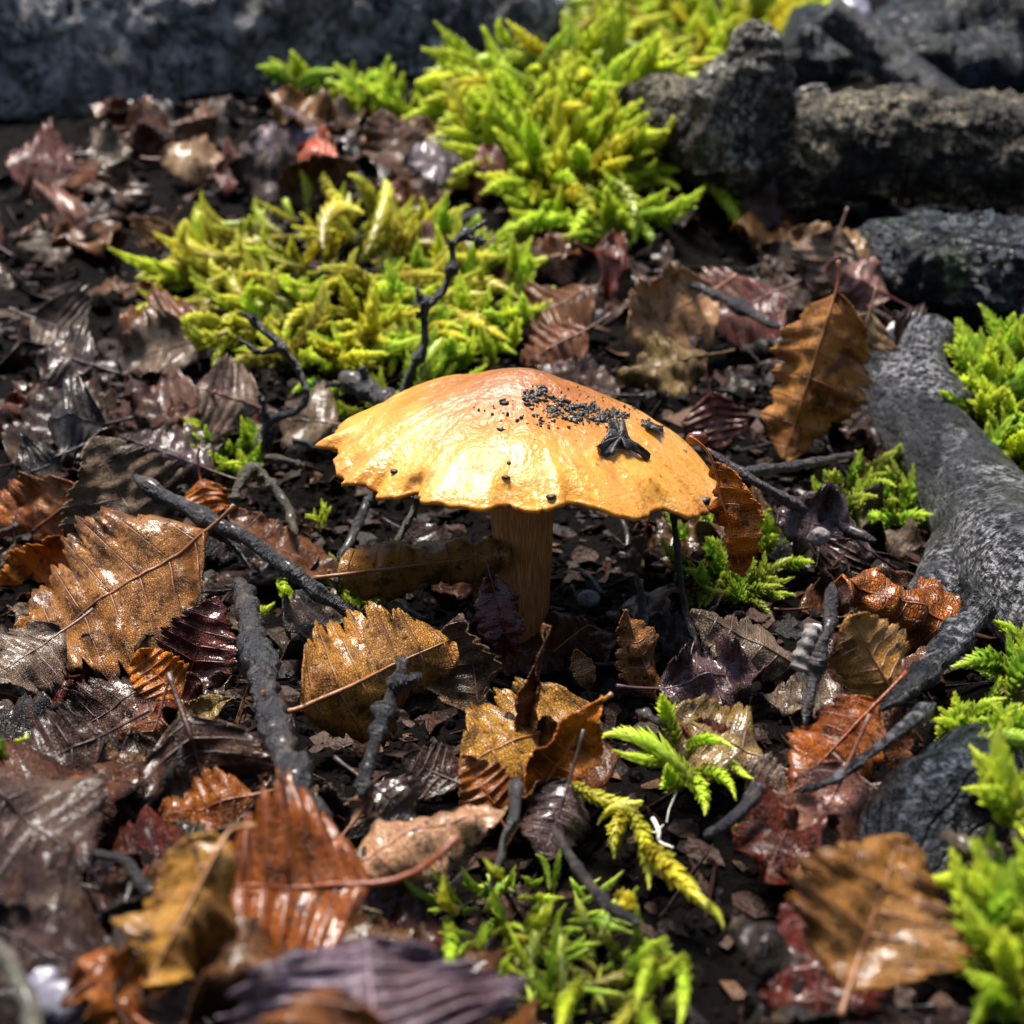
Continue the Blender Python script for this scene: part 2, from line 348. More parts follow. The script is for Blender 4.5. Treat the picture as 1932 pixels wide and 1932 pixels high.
# ------------------------------------------------------------------ ground
def axis(lo, hi, step, far, g=1.12):
    a = list(np.arange(lo, hi + 1e-6, step)); d = step
    while a[-1] < far: d *= g; a.append(a[-1] + d)
    d = step
    while a[0] > -far: d *= g; a.insert(0, a[0] - d)
    return np.array(a)
gx, gy = axis(-17, 17, 0.16, 900), axis(-14, 34, 0.16, 900)
X, Y = np.meshgrid(gx, gy)
Z = terrain(X, Y)
g = obj('ground', mesh('ground', np.stack([X, Y, Z], -1).reshape(-1, 3), gridq(len(gy), len(gx))), M['soil'])
tag(g, 'dark wet forest soil under the leaf litter', None, kind='structure')

def chunk(seed, n=1):
    """small irregular lump: 12 corners, 20 faces"""
    ph = (1 + 5 ** .5) / 2
    v = np.array([(-1, ph, 0), (1, ph, 0), (-1, -ph, 0), (1, -ph, 0), (0, -1, ph), (0, 1, ph), (0, -1, -ph), (0, 1, -ph), (ph, 0, -1), (ph, 0, 1), (-ph, 0, -1), (-ph, 0, 1)]) / 1.9
    f = np.array([(0, 11, 5), (0, 5, 1), (0, 1, 7), (0, 7, 10), (0, 10, 11), (1, 5, 9), (5, 11, 4), (11, 10, 2), (10, 7, 6), (7, 1, 8), (3, 9, 4), (3, 4, 2), (3, 2, 6), (3, 6, 8), (3, 8, 9), (4, 9, 5), (2, 4, 11), (6, 2, 10), (8, 6, 7), (9, 8, 1)])
    for _ in range(n):
        nv = list(map(tuple, v)); mp = {}; nf = []
        def midp(a, b):
            k = (min(a, b), max(a, b))
            if k not in mp: nv.append(tuple(nz(np.add(nv[a], nv[b]) / 2))); mp[k] = len(nv) - 1
            return mp[k]
        for a, b, c in f:
            x, y, z = midp(a, b), midp(b, c), midp(c, a); nf += [(a, x, z), (x, b, y), (z, y, c), (x, y, z)]
        v = np.array([nz(q) for q in nv]); f = np.array(nf)
    return v, f
def lump(seed, size, n=2, amp=0.35, fr=1.4):
    v, f = chunk(seed, n); v = v * (1 + amp * fbm(v * fr + seed * 3.7, seed, 3))[:, None]
    return v * np.asarray(size), f
# crumbs of soil, nobody could count them
A = Acc(); r_ = np.random.RandomState(5); cv, cf = chunk(0, 0)
for k in range(7000):
    if k < 5200: x, y = r_.uniform(-8, 8), r_.uniform(-9.5, 9)
    else: x, y = r_.uniform(-15, 15), r_.uniform(5, 30)
    sz = (0.03 + 0.10 * r_.rand() ** 3) * (1 if k < 5200 else 2.0)
    v = cv * (1 + 0.5 * (r_.rand(12, 1) - 0.5)) * sz * (0.6 + 0.9 * r_.rand(3)); a = r_.rand() * 6.28
    v = v @ np.array([[math.cos(a), math.sin(a), 0], [-math.sin(a), math.cos(a), 0], [0, 0, 1]])
    A.add(v + [x, y, float(terrain(x, y)) + sz * 0.2], None, cf)
tag(obj('soil_crumbs', A.mesh('soil_crumbs', False), M['crumb']), 'loose dark soil crumbs scattered between the leaves', None, kind='stuff')

# bits of broken leaf, needles and fibres between the crumbs: ground cover nobody could count
A = Acc(); r_ = np.random.RandomState(15)
for k in range(5200):
    if k < 3600: x, y = r_.uniform(-8, 8), r_.uniform(-9.5, 10)
    else: x, y = r_.uniform(-15, 15), r_.uniform(6, 32)
    if x * x + y * y < .5: continue
    sz = (0.06 + 0.22 * r_.rand() ** 2) * (1 if k < 3600 else 1.8); a = r_.rand() * 6.28; m = 6
    if k % 5 == 0: rx_, ry_ = sz * 3.0, sz * .10
    else: rx_, ry_ = sz, sz * r_.uniform(.4, .9)
    t_ = np.arange(m) / m * 6.283; rad = 1 + .35 * (r_.rand(m) - .5) * 2
    v = np.stack([np.cos(t_) * rx_ * rad, np.sin(t_) * ry_ * rad, .5 * sz * (r_.rand(m) - .5)], -1); v = np.vstack([v, [0, 0, .2 * sz * r_.rand()]])
    R3 = np.array(Matrix.Rotation(a, 3, 'Z') @ Matrix.Rotation(r_.normal(0, .35), 3, 'X') @ Matrix.Rotation(r_.normal(0, .3), 3, 'Y'))
    c_ = r_.rand(); A.add(v @ R3.T + [x, y, float(terrain(x, y)) + sz * .22], None, [(i, (i + 1) % m, m) for i in range(m)], np.full((m + 1, 2), c_))
def bits_material():
    s = NT('leaf_bits'); u = s.sep(s.uv('uv0')); o = s.obj(); r = s.n('ShaderNodeValToRGB'); s.l(u[0], r.inputs[0]); e = r.color_ramp.elements
    e[0].position = 0; e[0].color = rgb(.008, .006, .005); e[1].position = 1; e[1].color = rgb(.12, .06, .028)
    for p_, c_ in ((.35, rgb(.022, .011, .007)), (.6, rgb(.045, .017, .008)), (.85, rgb(.04, .028, .022))): q = e.new(p_); q.color = c_
    n = s.noise(o, 1500, 3); return s.done(s.bsdf(s.mix(s.ramp(n, .4, .7), r.outputs[0], s.mix(1., r.outputs[0], rgb(.35, .3, .3), 'MULTIPLY')), .5, s.bump(n, .8, .0005), Specular_IOR_Level=.15).outputs[0])
bo = obj('leaf_crumbs', A.mesh('leaf_crumbs', False), bits_material()); tag(bo, 'tiny broken bits of leaf and fibre strewn over the soil', None, kind='stuff')
so = bo.modifiers.new('thickness', 'SOLIDIFY'); so.thickness = .00012

# ------------------------------------------------------------------ weathered wood
def wood(name, pts, rads, label, cat, mat, n=120, seg=64, amp=0.18, fr=1.2, seed=1, parts=(), flat=1.0, gnarl=0.5):
    """pts in cm; rads in cm; the top-level thing is an empty, the trunk and its knots are parts"""
    root = empty(name, pts[0], label, cat); p0 = np.asarray(pts[0], float)
    def bumpf(sd, am, f):
        def fn(V, d):
            q = V * f
            return am * (ridge(q * [1, 1, 1], sd, 4) * gnarl + fbm(q * 0.45, sd + 9, 3) * 1.3 + 0.45 * fbm(q * 4.5, sd + 5, 3) * 0.8)
        return fn
    def one(nm, ps, rs, nn, sg, am, f, sd):
        path = spline(ps, nn); rr = np.interp(np.linspace(0, 1, nn), np.linspace(0, 1, len(rs)), rs)
        V, Q, T, uv = tube(path, rr, sg, bumpf(sd, am, f)); o = obj(nm, mesh(nm, V - p0, Q, T, uv), M['flaky'] if nm == 'knot' else mat, root)
    one('trunk' if cat == 'log' else 'stick', pts, rads, n, seg, amp, fr, seed)
    for i, (nm, ps, rs, am) in enumerate(parts): one(nm, ps, rs, 60, 48, am, fr * 1.3, seed + 20 + i)
    return root

Yb = 18.3
bp = [PY(1190, 210, Yb + 2.5), PY(1290, 235, Yb + 1.2), PY(1390, 285, Yb), PY(1480, 300, Yb), PY(1580, 285, Yb), PY(1700, 275, Yb), PY(1850, 282, Yb + .2), PY(2000, 285, Yb + .5), PY(2120, 290, Yb + .8)]
k1 = pxcm(bp[3])
wood('fallen_branch', bp, [52 / k1, 72 / k1, 88 / k1, 92 / k1, 96 / k1, 98 / k1, 100 / k1, 96 / k1, 95 / k1], 'thick rough dark branch with a knotted stump lying over the moss', 'branch', M['bark'], 320, 140, 0.30, 2.1, 3,
     [('knot', [PY(1390, 300, Yb - .4), PY(1385, 230, Yb - .5), PY(1410, 160, Yb - .4), PY(1440, 95, Yb - .3), PY(1465, 70, Yb - .2)], [84 / k1, 80 / k1, 76 / k1, 56 / k1, 24 / k1], 0.34),
      ('knot', [PY(1520, 260, Yb), PY(1535, 205, Yb + .2), PY(1530, 165, Yb + .3)], [60 / k1, 40 / k1, 26 / k1], 0.2),
      ('stub', [PY(1320, 250, Yb + .4), PY(1270, 205, Yb + 1.2), PY(1230, 165, Yb + 2.)], [50 / k1, 42 / k1, 30 / k1], 0.2)])
rp = [P(1600, 660, .2), P(1680, 745, .35), P(1760, 845, .5), P(1845, 960, .6), P(1925, 1080, .6), P(2040, 1200, .6)]
k2 = [pxcm(q) for q in rp]
wood('grey_root', rp, [52 / k2[0], 70 / k2[1], 82 / k2[2], 98 / k2[3], 112 / k2[4], 120 / k2[5]], 'smooth grey tree root running along the edge of the litter beside green moss', 'root', M['root'], 200, 96, 0.07, 1.3, 8,
     [('fork', [P(1860, 1010, .3), P(1800, 1090, .15), P(1720, 1180, .1), P(1650, 1290, .05)], [0.75, .5, .3, .2], 0.06),
      ('fork', [P(1780, 800, .5), P(1735, 700, .5), P(1760, 620, .5)], [.7, .5, .35], .08)])
lp = [PY(-260, 90, 33), PY(100, 70, 34), PY(420, 40, 36), PY(700, 50, 38), PY(980, 70, 41)]
wood('old_log', lp, [3.9, 3.7, 3.5, 3.4, 3.2], 'large pale grey rotting log across the back of the leaf bed', 'log', M['log'], 240, 120, 0.95, 0.55, 15)
sp_ = [PY(1540, 480, 15), PY(1680, 500, 14), PY(1820, 510, 12), PY(2000, 520, 10), PY(2150, 540, 9)]
wood('dark_log', sp_, [.6, .9, 1.05, 1.1, 1.1], 'dark bluish wet log half hidden beneath the knotted branch', 'log', M['slate'], 180, 96, 0.5, 1.3, 31)
wood('broken_stick', [PY(1560, 20, 30), PY(1640, 80, 30), PY(1740, 170, 29), PY(1900, 300, 27)], [.5, .62, .7, .75], 'blurred grey broken stick leaning behind the knotted branch', 'stick', M['root'], 90, 40, 0.12, 1.2, 41)
wood('dark_plank_wood', [PY(1480, 120, 34), PY(1650, 150, 34), PY(1850, 120, 36), PY(2100, 110, 38)], [1.6, 2.4, 2.8, 3.0], 'dark slate coloured decaying log behind the broken stick', 'log', M['slate'], 120, 64, 0.7, 0.7, 47)
cpx = [P(1930, 1400, .3), P(1850, 1470, .25), P(1780, 1540, .15), P(1720, 1610, .05), P(1690, 1700, -.1)]
wood('bark_piece', cpx, [.35, .5, .6, .5, .3], 'slate grey slab of wet bark between moss and a tan leaf', 'bark', M['slate'], 90, 48, 0.10, 2.4, 51)

# ------------------------------------------------------------------ mushroom
CX, CY = 0.16, 0.30
def cap_pt(t, th):
    c = np.cos(th); sn = np.sin(th)
    zr = 2.56 - 0.34 * c + 0.24 * np.minimum(c, 0) - 0.12 * np.maximum(c, 0) ** 3 + 0.03 * np.sin(3 * th + .5) + 0.16 * np.exp(-((th - R(268)) / R(30)) ** 2) - 0.07 * np.exp(-((th - R(312)) / R(18)) ** 2)
    e = np.stack([np.cos(th) * 3, np.sin(th) * 3, np.zeros_like(th)], -1)
    Rr = 2.72 * (1 + 0.022 * np.sin(3 * th + 1.0) + 0.015 * np.sin(5 * th + 2.0) + 0.022 * vnoise(e * 1.3, 61) + 0.009 * vnoise(e * 8, 62))
    tear = np.maximum(0, vnoise(e * 1.9, 63) - 0.2) * 0.36 + np.maximum(0, vnoise(e * 3.1, 64) - 0.2) * 0.16 + np.maximum(0, vnoise(e * 13, 65) - 0.2) * 0.07
    nt = np.exp(-((th - R(236)) / .075) ** 2) * 0.30 + np.exp(-((th - R(222)) / .03) ** 2) * .08 + np.exp(-((th - R(283)) / .10) ** 2) * .10 + np.exp(-((th - R(205)) / .05) ** 2) * .10 - np.exp(-((th - R(183)) / .045) ** 2) * .32 - np.exp(-((th - R(196)) / .035) ** 2) * .06
    Rr = Rr - (tear + nt) * sm(0.80, 1.0, t) * 2.0 * 0.6
    g = 0.17 * (1 - np.exp(-(t / 0.27) ** 2)) + 0.83 * t ** 2.15
    z = 3.68 - (3.68 - zr) * g
    q = np.stack([t * c * 2.7, t * sn * 2.7, np.zeros_like(t)], -1)
    z = z + 0.07 * fbm(q * 0.9, 71, 3) * sm(0.1, .5, t) + 0.018 * fbm(q * 4, 72, 3)
    z = z + 0.17 * vnoise(e * 1.5, 73) * sm(0.6, 1, t) + 0.02 * vnoise(e * 5, 75) * sm(.85, 1, t) - 0.02 * sm(0.95, 1, t)
    z = z + 0.012 * vnoise(np.stack([th * 16, t * 2.5, 0 * t], -1), 74) * sm(.25, .6, t)
    off = -0.06 * np.exp(-(t / .5) ** 2)
    return np.stack([CX + off + t * Rr * c, CY + t * Rr * sn, z], -1)
NTH, NR = 420, 90
th = np.linspace(0, 2 * math.pi, NTH, endpoint=False)
rings = np.linspace(0.012, 1, NR) ** 0.85
Tg, Ag = np.meshgrid(rings, th, indexing='ij'); top = cap_pt(Tg, Ag)
ru = np.linspace(1, 0.14, 26); Tu, Au = np.meshgrid(ru, th, indexing='ij'); und = cap_pt(Tu, Au); und[..., 2] -= 0.05 + 0.42 * (1 - Tu) ** 0.8
V = np.concatenate([top.reshape(-1, 3), und.reshape(-1, 3)])
uv = np.concatenate([np.stack([Tg, np.abs(Ag / math.pi - 1)], -1).reshape(-1, 2), np.stack([Tu, np.abs(Au / math.pi - 1)], -1).reshape(-1, 2)])
V = np.vstack([V, cap_pt(np.array([0.0]), np.array([0.0]))[0]]); uv = np.vstack([uv, [0, 0]])
kk = np.arange(NTH); Tt = np.stack([np.full(NTH, len(V) - 1), kk, (kk + 1) % NTH], -1)
mush = empty('mushroom', (0.12, -0.05, -0.5), 'orange brown mushroom with wide wet cap standing among dead leaves', 'mushroom')
mo = np.array([0.12, -0.05, -0.5])
Qc = gridq(NR + 26, NTH, True)[:, ::-1]
obj('cap', mesh('cap', V - mo, Qc, Tt, uv), M['cap'], mush)
CAPBVH = BVHTree.FromPolygons([tuple(v) for v in top.reshape(-1, 3)], [tuple(q) for q in gridq(NR, NTH, True)])
A = Acc()
for i in range(120):
    a = i / 120 * 2 * math.pi + rng.uniform(-.01, .01); tt = np.linspace(0.17 if i % 2 == 0 else 0.45, 0.965, 9)
    up = cap_pt(tt, np.full(9, a)); up[:, 2] -= 0.06 + 0.42 * (1 - tt) ** 0.8
    lo = up.copy(); lo[:, 2] -= 0.24 * np.sin(np.clip((1 - tt) * 1.2 + .08, 0, 1) * math.pi * 0.8)
    d = np.array([-math.sin(a), math.cos(a), 0]) * 0.012
    A.add(np.vstack([up - d, lo, up + d]), np.vstack([gridq(2, 9), gridq(2, 9) + 9]))
gm = A.mesh('gills'); gm.transform(Matrix.Translation(Vector(-mo) * CM)); obj('gills', gm, M['gills'], mush)
stp = spline([(0.10, 0.30, 3.30), (0.12, 0.27, 2.55), (0.145, 0.22, 1.7), (0.17, 0.12, 0.8), (0.15, 0.0, 0.0), (0.12, -0.05, -0.55)], 90)
sr = np.interp(np.linspace(0, 1, 90), [0, .12, .25, .45, .65, .85, 1], [.62, .54, .49, .435, .375, .32, .30])
V, Q, T, uv = tube(stp, sr, 72, lambda V, d: 0.025 * vnoise(np.stack([np.arctan2(d[..., 1], d[..., 0]) * 9, V[..., 2] * .8, 0 * V[..., 0]], -1), 81) + 0.03 * fbm(V * .9, 82, 2))
obj('stem', mesh('stem', V - mo, Q, T, uv), M['stem'], mush)
def on_cap(px, py):
    d = Vector(ray(px, py)).normalized(); h = CAPBVH.ray_cast(Vector(CAM), d); 
    if h[0] is None: return None, None
    n = np.array(h[1]); return np.array(h[0]), (n if n[2] > 0 else -n)
# soil on the cap: two smears of crumbs nobody could count
A = Acc(); r_ = np.random.RandomState(9); dv, df = chunk(0, 1); CL = []
for k in range(46): f_ = r_.rand() ** .8; CL.append((985 + 185 * f_ + r_.normal(0, 10), 748 + 46 * f_ - 30 * (f_ - .5) ** 2 + r_.normal(0, 10), r_.uniform(1.5, 5.5)))
for k in range(1500):
    if k < 1250: c_ = CL[int(len(CL) * r_.rand() ** 1.4)]; px, py = r_.normal(c_[0], c_[2] * 1.6), r_.normal(c_[1], c_[2])
    elif k < 1400: px, py = r_.normal(1030, 60), r_.normal(783, 18)
    else: px, py = r_.uniform(1020, 1260), 712 + r_.rand() ** .6 * 95
    q, n = on_cap(px, py)
    if q is None or n[2] < 0: continue
    sz = 0.006 + 0.026 * r_.rand() ** 3.5; v = dv * (1 + .9 * fbm(dv * 1.7 + k * 2.3, 5, 2))[:, None] * sz * (.6 + .9 * r_.rand(3))
    A.add(v + q + n * sz * .1, None, df)
tag(obj('cap_dirt', A.mesh('cap_dirt', True), M['scrap']), 'black soil crumbs stuck in a smear on the mushroom cap', None, kind='stuff')
for px, py, sz, lab in [(745, 890, .055, 'tiny black speck of dirt on the mushroom cap near its torn notch'), (955, 901, .05, 'tiny brown speck of dirt on the middle of the cap'), (1326, 946, .095, 'small dark chip of bark at the rim of the mushroom cap beside the hanging leaf'), (1040, 938, .06, 'small grey crumb above the front rim of the mushroom cap'), (960, 873, .03, 'faint reddish speck high on the pale band of the cap')]:
    q, n = on_cap(px, py)
    if q is None: continue
    v, f = lump(int(px), (sz, sz * .8, sz * .55), 1, .5); tag(obj('dirt_chip', mesh('dirt_chip', v, None, f), M['scrap'], None, None, q + n * sz * .2), lab, 'dirt')

# ------------------------------------------------------------------ leaves
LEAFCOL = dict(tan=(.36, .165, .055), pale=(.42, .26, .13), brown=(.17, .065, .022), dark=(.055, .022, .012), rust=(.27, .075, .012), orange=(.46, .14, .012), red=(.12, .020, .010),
    purple=(.075, .042, .040), lilac=(.26, .19, .22), grey=(.17, .115, .08), olive=(.22, .14, .055), gold=(.40, .20, .06), flame=(.55, .085, .01), pink=(.22, .105, .08), blackish=(.022, .014, .012), taupe=(.17, .115, .07))
def leaf_shape(L, W, NU=84, NH=7, N=7, teeth=.27, fold=0., foldR=None, curl=0., curlR=None, bend=0., tip=0., twist=0., wave=.05, pleat=.05, rough=.03, seed=0, point=.72, fat=.72, bite=0.):
    """a toothed, feather-veined blade: grid (NU+1, 2NH+1, 3), uv0, flat uv; lengths in cm, angles in degrees, curls in degrees per half width"""
    r = random.Random(seed); u = np.linspace(0.004, 0.996, NU + 1)[:, None]; v = np.linspace(-1, 1, 2 * NH + 1)[None, :]
    w = W / 2 * np.sin(math.pi * u ** fat) ** point
    s1 = np.abs(np.sin(math.pi * u * N)) ** .7; s2 = np.abs(np.sin(3 * math.pi * u * N)) ** .6
    e = np.stack([u * 4 + 0 * v, np.sign(v) + 0 * u, 0 * u * v + seed], -1)
    tooth = 1 + (teeth * (s1 - .75) + teeth * .45 * (s2 - .6)) * np.abs(v) ** 2.2 + (.14 * vnoise(e * 1.3, seed) - bite * np.maximum(0, vnoise(e * 1.1, seed + 3) - .1)) * np.abs(v) ** 2
    x = v * w * tooth; y = u * L * .97 + .42 * np.abs(x) * (1 - u) ** .9 - .12 * np.abs(x) * u
    flat = np.stack([x + seed * 1.7 % 9, y], -1)
    av = np.abs(v)
    z = .62 * pleat * W * .5 * np.cos(2 * math.pi * N * u + math.pi) * av ** .6 * (1 - .35 * av ** 4) * np.sin(math.pi * np.clip(u, 0.03, .97)) ** .5
    z = z + 1.5 * wave * W * av ** 2 * np.sin(2 * math.pi * (r.uniform(1.0, 1.9) * u) + r.uniform(0, 6) + np.sign(v) * r.uniform(0, 2))
    q = np.stack([x, y, 0 * x + seed], -1); z = z + rough * (fbm(q * 1.7, seed, 3) * 3.0 + .9 * fbm(q * 6, seed + 1, 2))
    fl, fr_ = R(fold), R(fold if foldR is None else foldR); cl, cr = R(curl), R(curl if curlR is None else curlR)
    s = np.abs(x); f0 = np.where(v < 0, fl, fr_); k = np.where(v < 0, cl, cr) / (W / 2); k = np.where(np.abs(k) < 1e-4, 1e-4, k)
    k = k * (1 + .25 * vnoise(np.stack([u * 2 + 0 * v, 0 * u * v, 0 * u * v + seed * 1.0], -1), seed + 8))
    ph = f0 + k * s; Xc = (np.sin(ph) - np.sin(f0)) / k; Zc = (np.cos(f0) - np.cos(ph)) / k
    Xc = Xc - z * np.sin(ph); Zc = Zc + z * np.cos(ph); Xc = np.sign(v) * Xc
    # bend along the length
    yy = np.linspace(0, L * 1.3, 200); ang = R(bend) * yy / L + R(tip) * np.clip(yy / L, 0, 1.1) ** 3.2; dy = yy[1] - yy[0]
    Yi = np.concatenate([[0], np.cumsum(np.cos(ang[:-1]) * dy)]); Zi = np.concatenate([[0], np.cumsum(np.sin(ang[:-1]) * dy)])
    a = np.interp(y, yy, ang); Yb = np.interp(y, yy, Yi) - Zc * np.sin(a); Zb = np.interp(y, yy, Zi) + Zc * np.cos(a)
    tw = R(twist) * (y / L - .3); X2 = Xc * np.cos(tw) - Zb * np.sin(tw) * .0 ; Z2 = Zb + Xc * np.sin(tw)
    G = np.stack([X2, Yb, Z2], -1)
    return G, np.stack([u + 0 * v, v * .5 + .5 + 0 * u], -1), flat
def place(G, base, tipp, roll, normal=None):
    """turn the grid so that the midrib runs from base to tip and the face looks at the viewer's side"""
    m = G.shape[1] // 2; b = G[0, m]; t = G[-1, m]; ch = t - b; ln = np.linalg.norm(ch)
    ly = ch / ln; lz = nz(np.array([0, 0, 1.0]) - ly * ly[2]); lx = np.cross(ly, lz); loc = np.stack([lx, ly, lz], 1)
    base, tipp = np.asarray(base, float), np.asarray(tipp, float); ax = tipp - base; L = np.linalg.norm(ax); wy = ax / L
    n0 = np.array(normal, float) if normal is not None else nz(CAM - (base + tipp) / 2) + np.array([0, 0, .7])
    wz = nz(n0 - wy * np.dot(n0, wy)); wx = np.cross(wy, wz); a = R(roll)
    wx, wz = wx * math.cos(a) + wz * math.sin(a), -wx * math.sin(a) + wz * math.cos(a)
    Rw = np.stack([wx, wy, wz], 1)
    return ((G - b) @ loc) @ Rw.T * (L / ln), wz
LEAVES = []
def leaf(base, tipp, W, col, label, group=None, roll=0, wet=.35, hero=True, stalk=.5, stalk_dir=None, seed=None, normal=None, lift=0, **kw):
    """one fallen leaf: blade, midrib with its stalk, and (near ones) the side veins"""
    seed = len(LEAVES) * 3 + 11 if seed is None else seed; base = np.asarray(base, float); tipp = np.asarray(tipp, float)
    L = np.linalg.norm(tipp - base); d = dict(NU=84 if hero else 46, NH=7 if hero else 5, rough=.06)
    d.update(kw); G, u0, u1 = leaf_shape(L, W, seed=seed, **d); G, wz = place(G, base, tipp, roll, normal)
    n, m = G.shape[:2]; c0 = np.array(LEAFCOL[col]); r = random.Random(seed)
    c0 = c0 * (r.uniform(1.0, 1.5) if group is None else r.uniform(.45, .95)) * np.array([1, r.uniform(.92, 1.08), r.uniform(.88, 1.12)])
    wet = min(1, wet + .15); color = (*c0, wet); root = empty('fallen_leaf', base, label, 'leaf', group)
    bl = obj('blade', mesh('blade', G.reshape(-1, 3), gridq(n, m), None, u0.reshape(-1, 2), u1.reshape(-1, 2)), M['leaf'], root, color)
    so = bl.modifiers.new('thickness', 'SOLIDIFY'); so.thickness = 0.00016 if hero else .0002; so.offset = 0
    mid = G[:, m // 2][::max(1, n // 24)]; t0 = nz(mid[0] - mid[2]) if stalk_dir is None else nz(np.asarray(stalk_dir, float))
    pet = [mid[0] + (nz(mid[0] - mid[2]) * (1 - f) + t0 * f) * stalk * f + wz * .12 * stalk * f * f for f in (1, .75, .5, .25)]
    path = np.vstack([pet, mid]) + wz * .008; rr = np.concatenate([[.050, .036, .034, .036], np.linspace(.034, .008, len(mid))]) * min(.85, max(.5, W / 1.9))
    cc = color if col in ('red', 'dark', 'blackish', 'purple') else (c0[0] * .75, c0[1] * .62, c0[2] * .6, 1)
    V, Q, T, uv = tube(path, rr, 7 if hero else 5); obj('midrib', mesh('midrib', V, Q, T, uv), M['rib'], root, cc)
    if hero:
        A = Acc(); N = kw.get('N', 7)
        for i in range(N):
            k = int(round((i + .5) / N * (n - 1)))
            for sgn in (-1, 1):
                idx = m // 2 + sgn * np.arange(0, m // 2 + 1); q = G[k, idx] + wz * .004; V, Q, T, uv = tube(q, np.linspace(.013, .005, len(q)), 4); A.add(V, Q, T, uv)
        obj('side_veins', A.mesh('side_veins'), M['rib'], root, cc)
    LEAVES.append((root, base, tipp)); return root
def lp_(b, t, wpx, col, label, dz=.25, lean=None, tdz=None, **kw):
    """leaf from pixels: stalk end at b on the ground raised by dz cm; tip at t, either on the ground raised by tdz or lean cm behind/before the stalk end"""
    dz = dz * 1.3 + .2; seed = len(LEAVES) * 3 + 11; rest = kw.pop('rest', .28)
    for _ in range(7):      # let it settle: lower it until its lowest edge lies on the litter
        base = P(b[0], b[1], dz)
        tipp = PY(t[0], t[1], base[1] + lean) if lean is not None else P(t[0], t[1], dz if tdz is None else tdz)
        W = wpx / pxcm((base + tipp) / 2)
        sh = {k: v for k, v in kw.items() if k not in ('group', 'roll', 'wet', 'hero', 'stalk', 'stalk_dir', 'normal', 'lift')}
        G, wz = place(leaf_shape(np.linalg.norm(tipp - base), W, NU=20, NH=3, seed=seed, **{**dict(rough=.06), **sh})[0], base, tipp, kw.get('roll', 0), kw.get('normal'))
        G = G + base; gap = float((G[..., 2] - terrain(G[..., 0], G[..., 1], False)).min())
        if gap <= rest + .03: break
        dz -= (gap - rest) * .8
    return leaf(base, tipp, W, col, label, seed=seed, **kw)

lp_((392, 1000), (30, 1250), 330, 'tan', 'large tan leaf with silvery sheen lying flat under the long black twig', rest=0.5, dz=1.2, lean=-.9, roll=-8, fold=8, curl=-22, pleat=.05, wave=.06, wet=.45, rough=.06)
lp_((285, 1055), (175, 825), 230, 'taupe', 'upright taupe leaf with a ragged fan edge behind the large tan leaf', dz=.3, lean=.6, fold=14, curl=18, pleat=.07, wet=.1, rough=.06, teeth=.22, stalk=.3)
lp_((165, 925), (-60, 1075), 200, 'rust', 'rusty leaf with torn edge beside the upright taupe leaf', dz=.5, lean=-.6, roll=12, curl=-15, wet=.2, rough=.09)
lp_((190, 1010), (-40, 1180), 130, 'orange', 'curled orange brown leaf tucked behind the large tan leaf', dz=.4, lean=-.8, curl=55, fold=15, wet=.2)
lp_((120, 1190), (-30, 1290), 160, 'grey', 'greyish leaf edge below the large tan leaf', dz=.4, lean=-1.0, curl=-20)
lp_((405, 890), (222, 822), 95, 'purple', 'dark glossy purple brown leaf just above the end of the long black twig', dz=.35, lean=.3, fold=-15, curl=-25, wet=1., roll=15)
lp_((378, 905), (395, 985), 95, 'orange', 'small rounded orange leaf with an upright stalk behind the long black twig', dz=.6, lean=-.4, curl=-25, stalk=.5, stalk_dir=(0, .1, 1), wet=.2)
lp_((640, 1100), (425, 960), 125, 'brown', 'brown leaf with a toothed back standing behind the long black twig', dz=.35, lean=.5, fold=10, curl=10, roll=-28, wet=.3, teeth=.2, stalk=.9, stalk_dir=(.5, -.4, -.5))
lp_((636, 1085), (962, 1045), 200, 'tan', 'tan leaf rolled into a tube touching the mushroom stem', rest=0.75, dz=1.25, lean=.5, roll=-30, fold=-22, curl=-95, curlR=-80, pleat=.03, wave=.02, wet=.35, teeth=.12, stalk=.3, point=.45)
lp_((568, 1335), (850, 1205), 270, 'gold', 'golden brown arched leaf with a fine net of veins before the rolled leaf', dz=.45, lean=1.3, roll=-30, fold=-8, curl=-38, curlR=-46, pleat=.03, wet=.25, stalk=.35, stalk_dir=(-1, -.1, -.05), point=.6)
lp_((908, 1350), (868, 1158), 205, 'taupe', 'fan shaped greyish speckled leaf pleated at the foot of the mushroom', dz=.35, lean=.5, roll=16, fold=4, curl=22, curlR=70, foldR=38, pleat=.10, wet=.1, teeth=.2, stalk=.3)
lp_((925, 1085), (962, 1255), 80, 'red', 'small dark red glossy leaf folded against the mushroom stem', rest=0.5, dz=1.1, lean=-.5, fold=25, curl=-35, wet=.8, stalk=.2)
lp_((905, 1080), (905, 1180), 40, 'rust', 'narrow rust sliver of leaf beside the small dark red leaf', rest=0.5, dz=1.1, lean=-.2, fold=30, stalk=.1)
lp_((998, 1420), (1032, 1178), 90, 'brown', 'thin upright leaf seen almost edge on before the mushroom stem', dz=.3, lean=.15, fold=62, curl=15, roll=20, pleat=.05, wet=.2, teeth=.22)
lp_((1125, 1330), (868, 1450), 260, 'gold', 'flat tan leaf with net veins below the mushroom stem', dz=.45, lean=-.9, roll=0, fold=-6, curl=-18, pleat=.04, wet=.25, stalk=.2)
lp_((1003, 1520), (1135, 1312), 120, 'orange', 'glowing orange leaf standing on its edge beside the green moss sprig', dz=.35, lean=.3, fold=28, foldR=5, curl=28, wet=.4, teeth=.2, roll=-15)
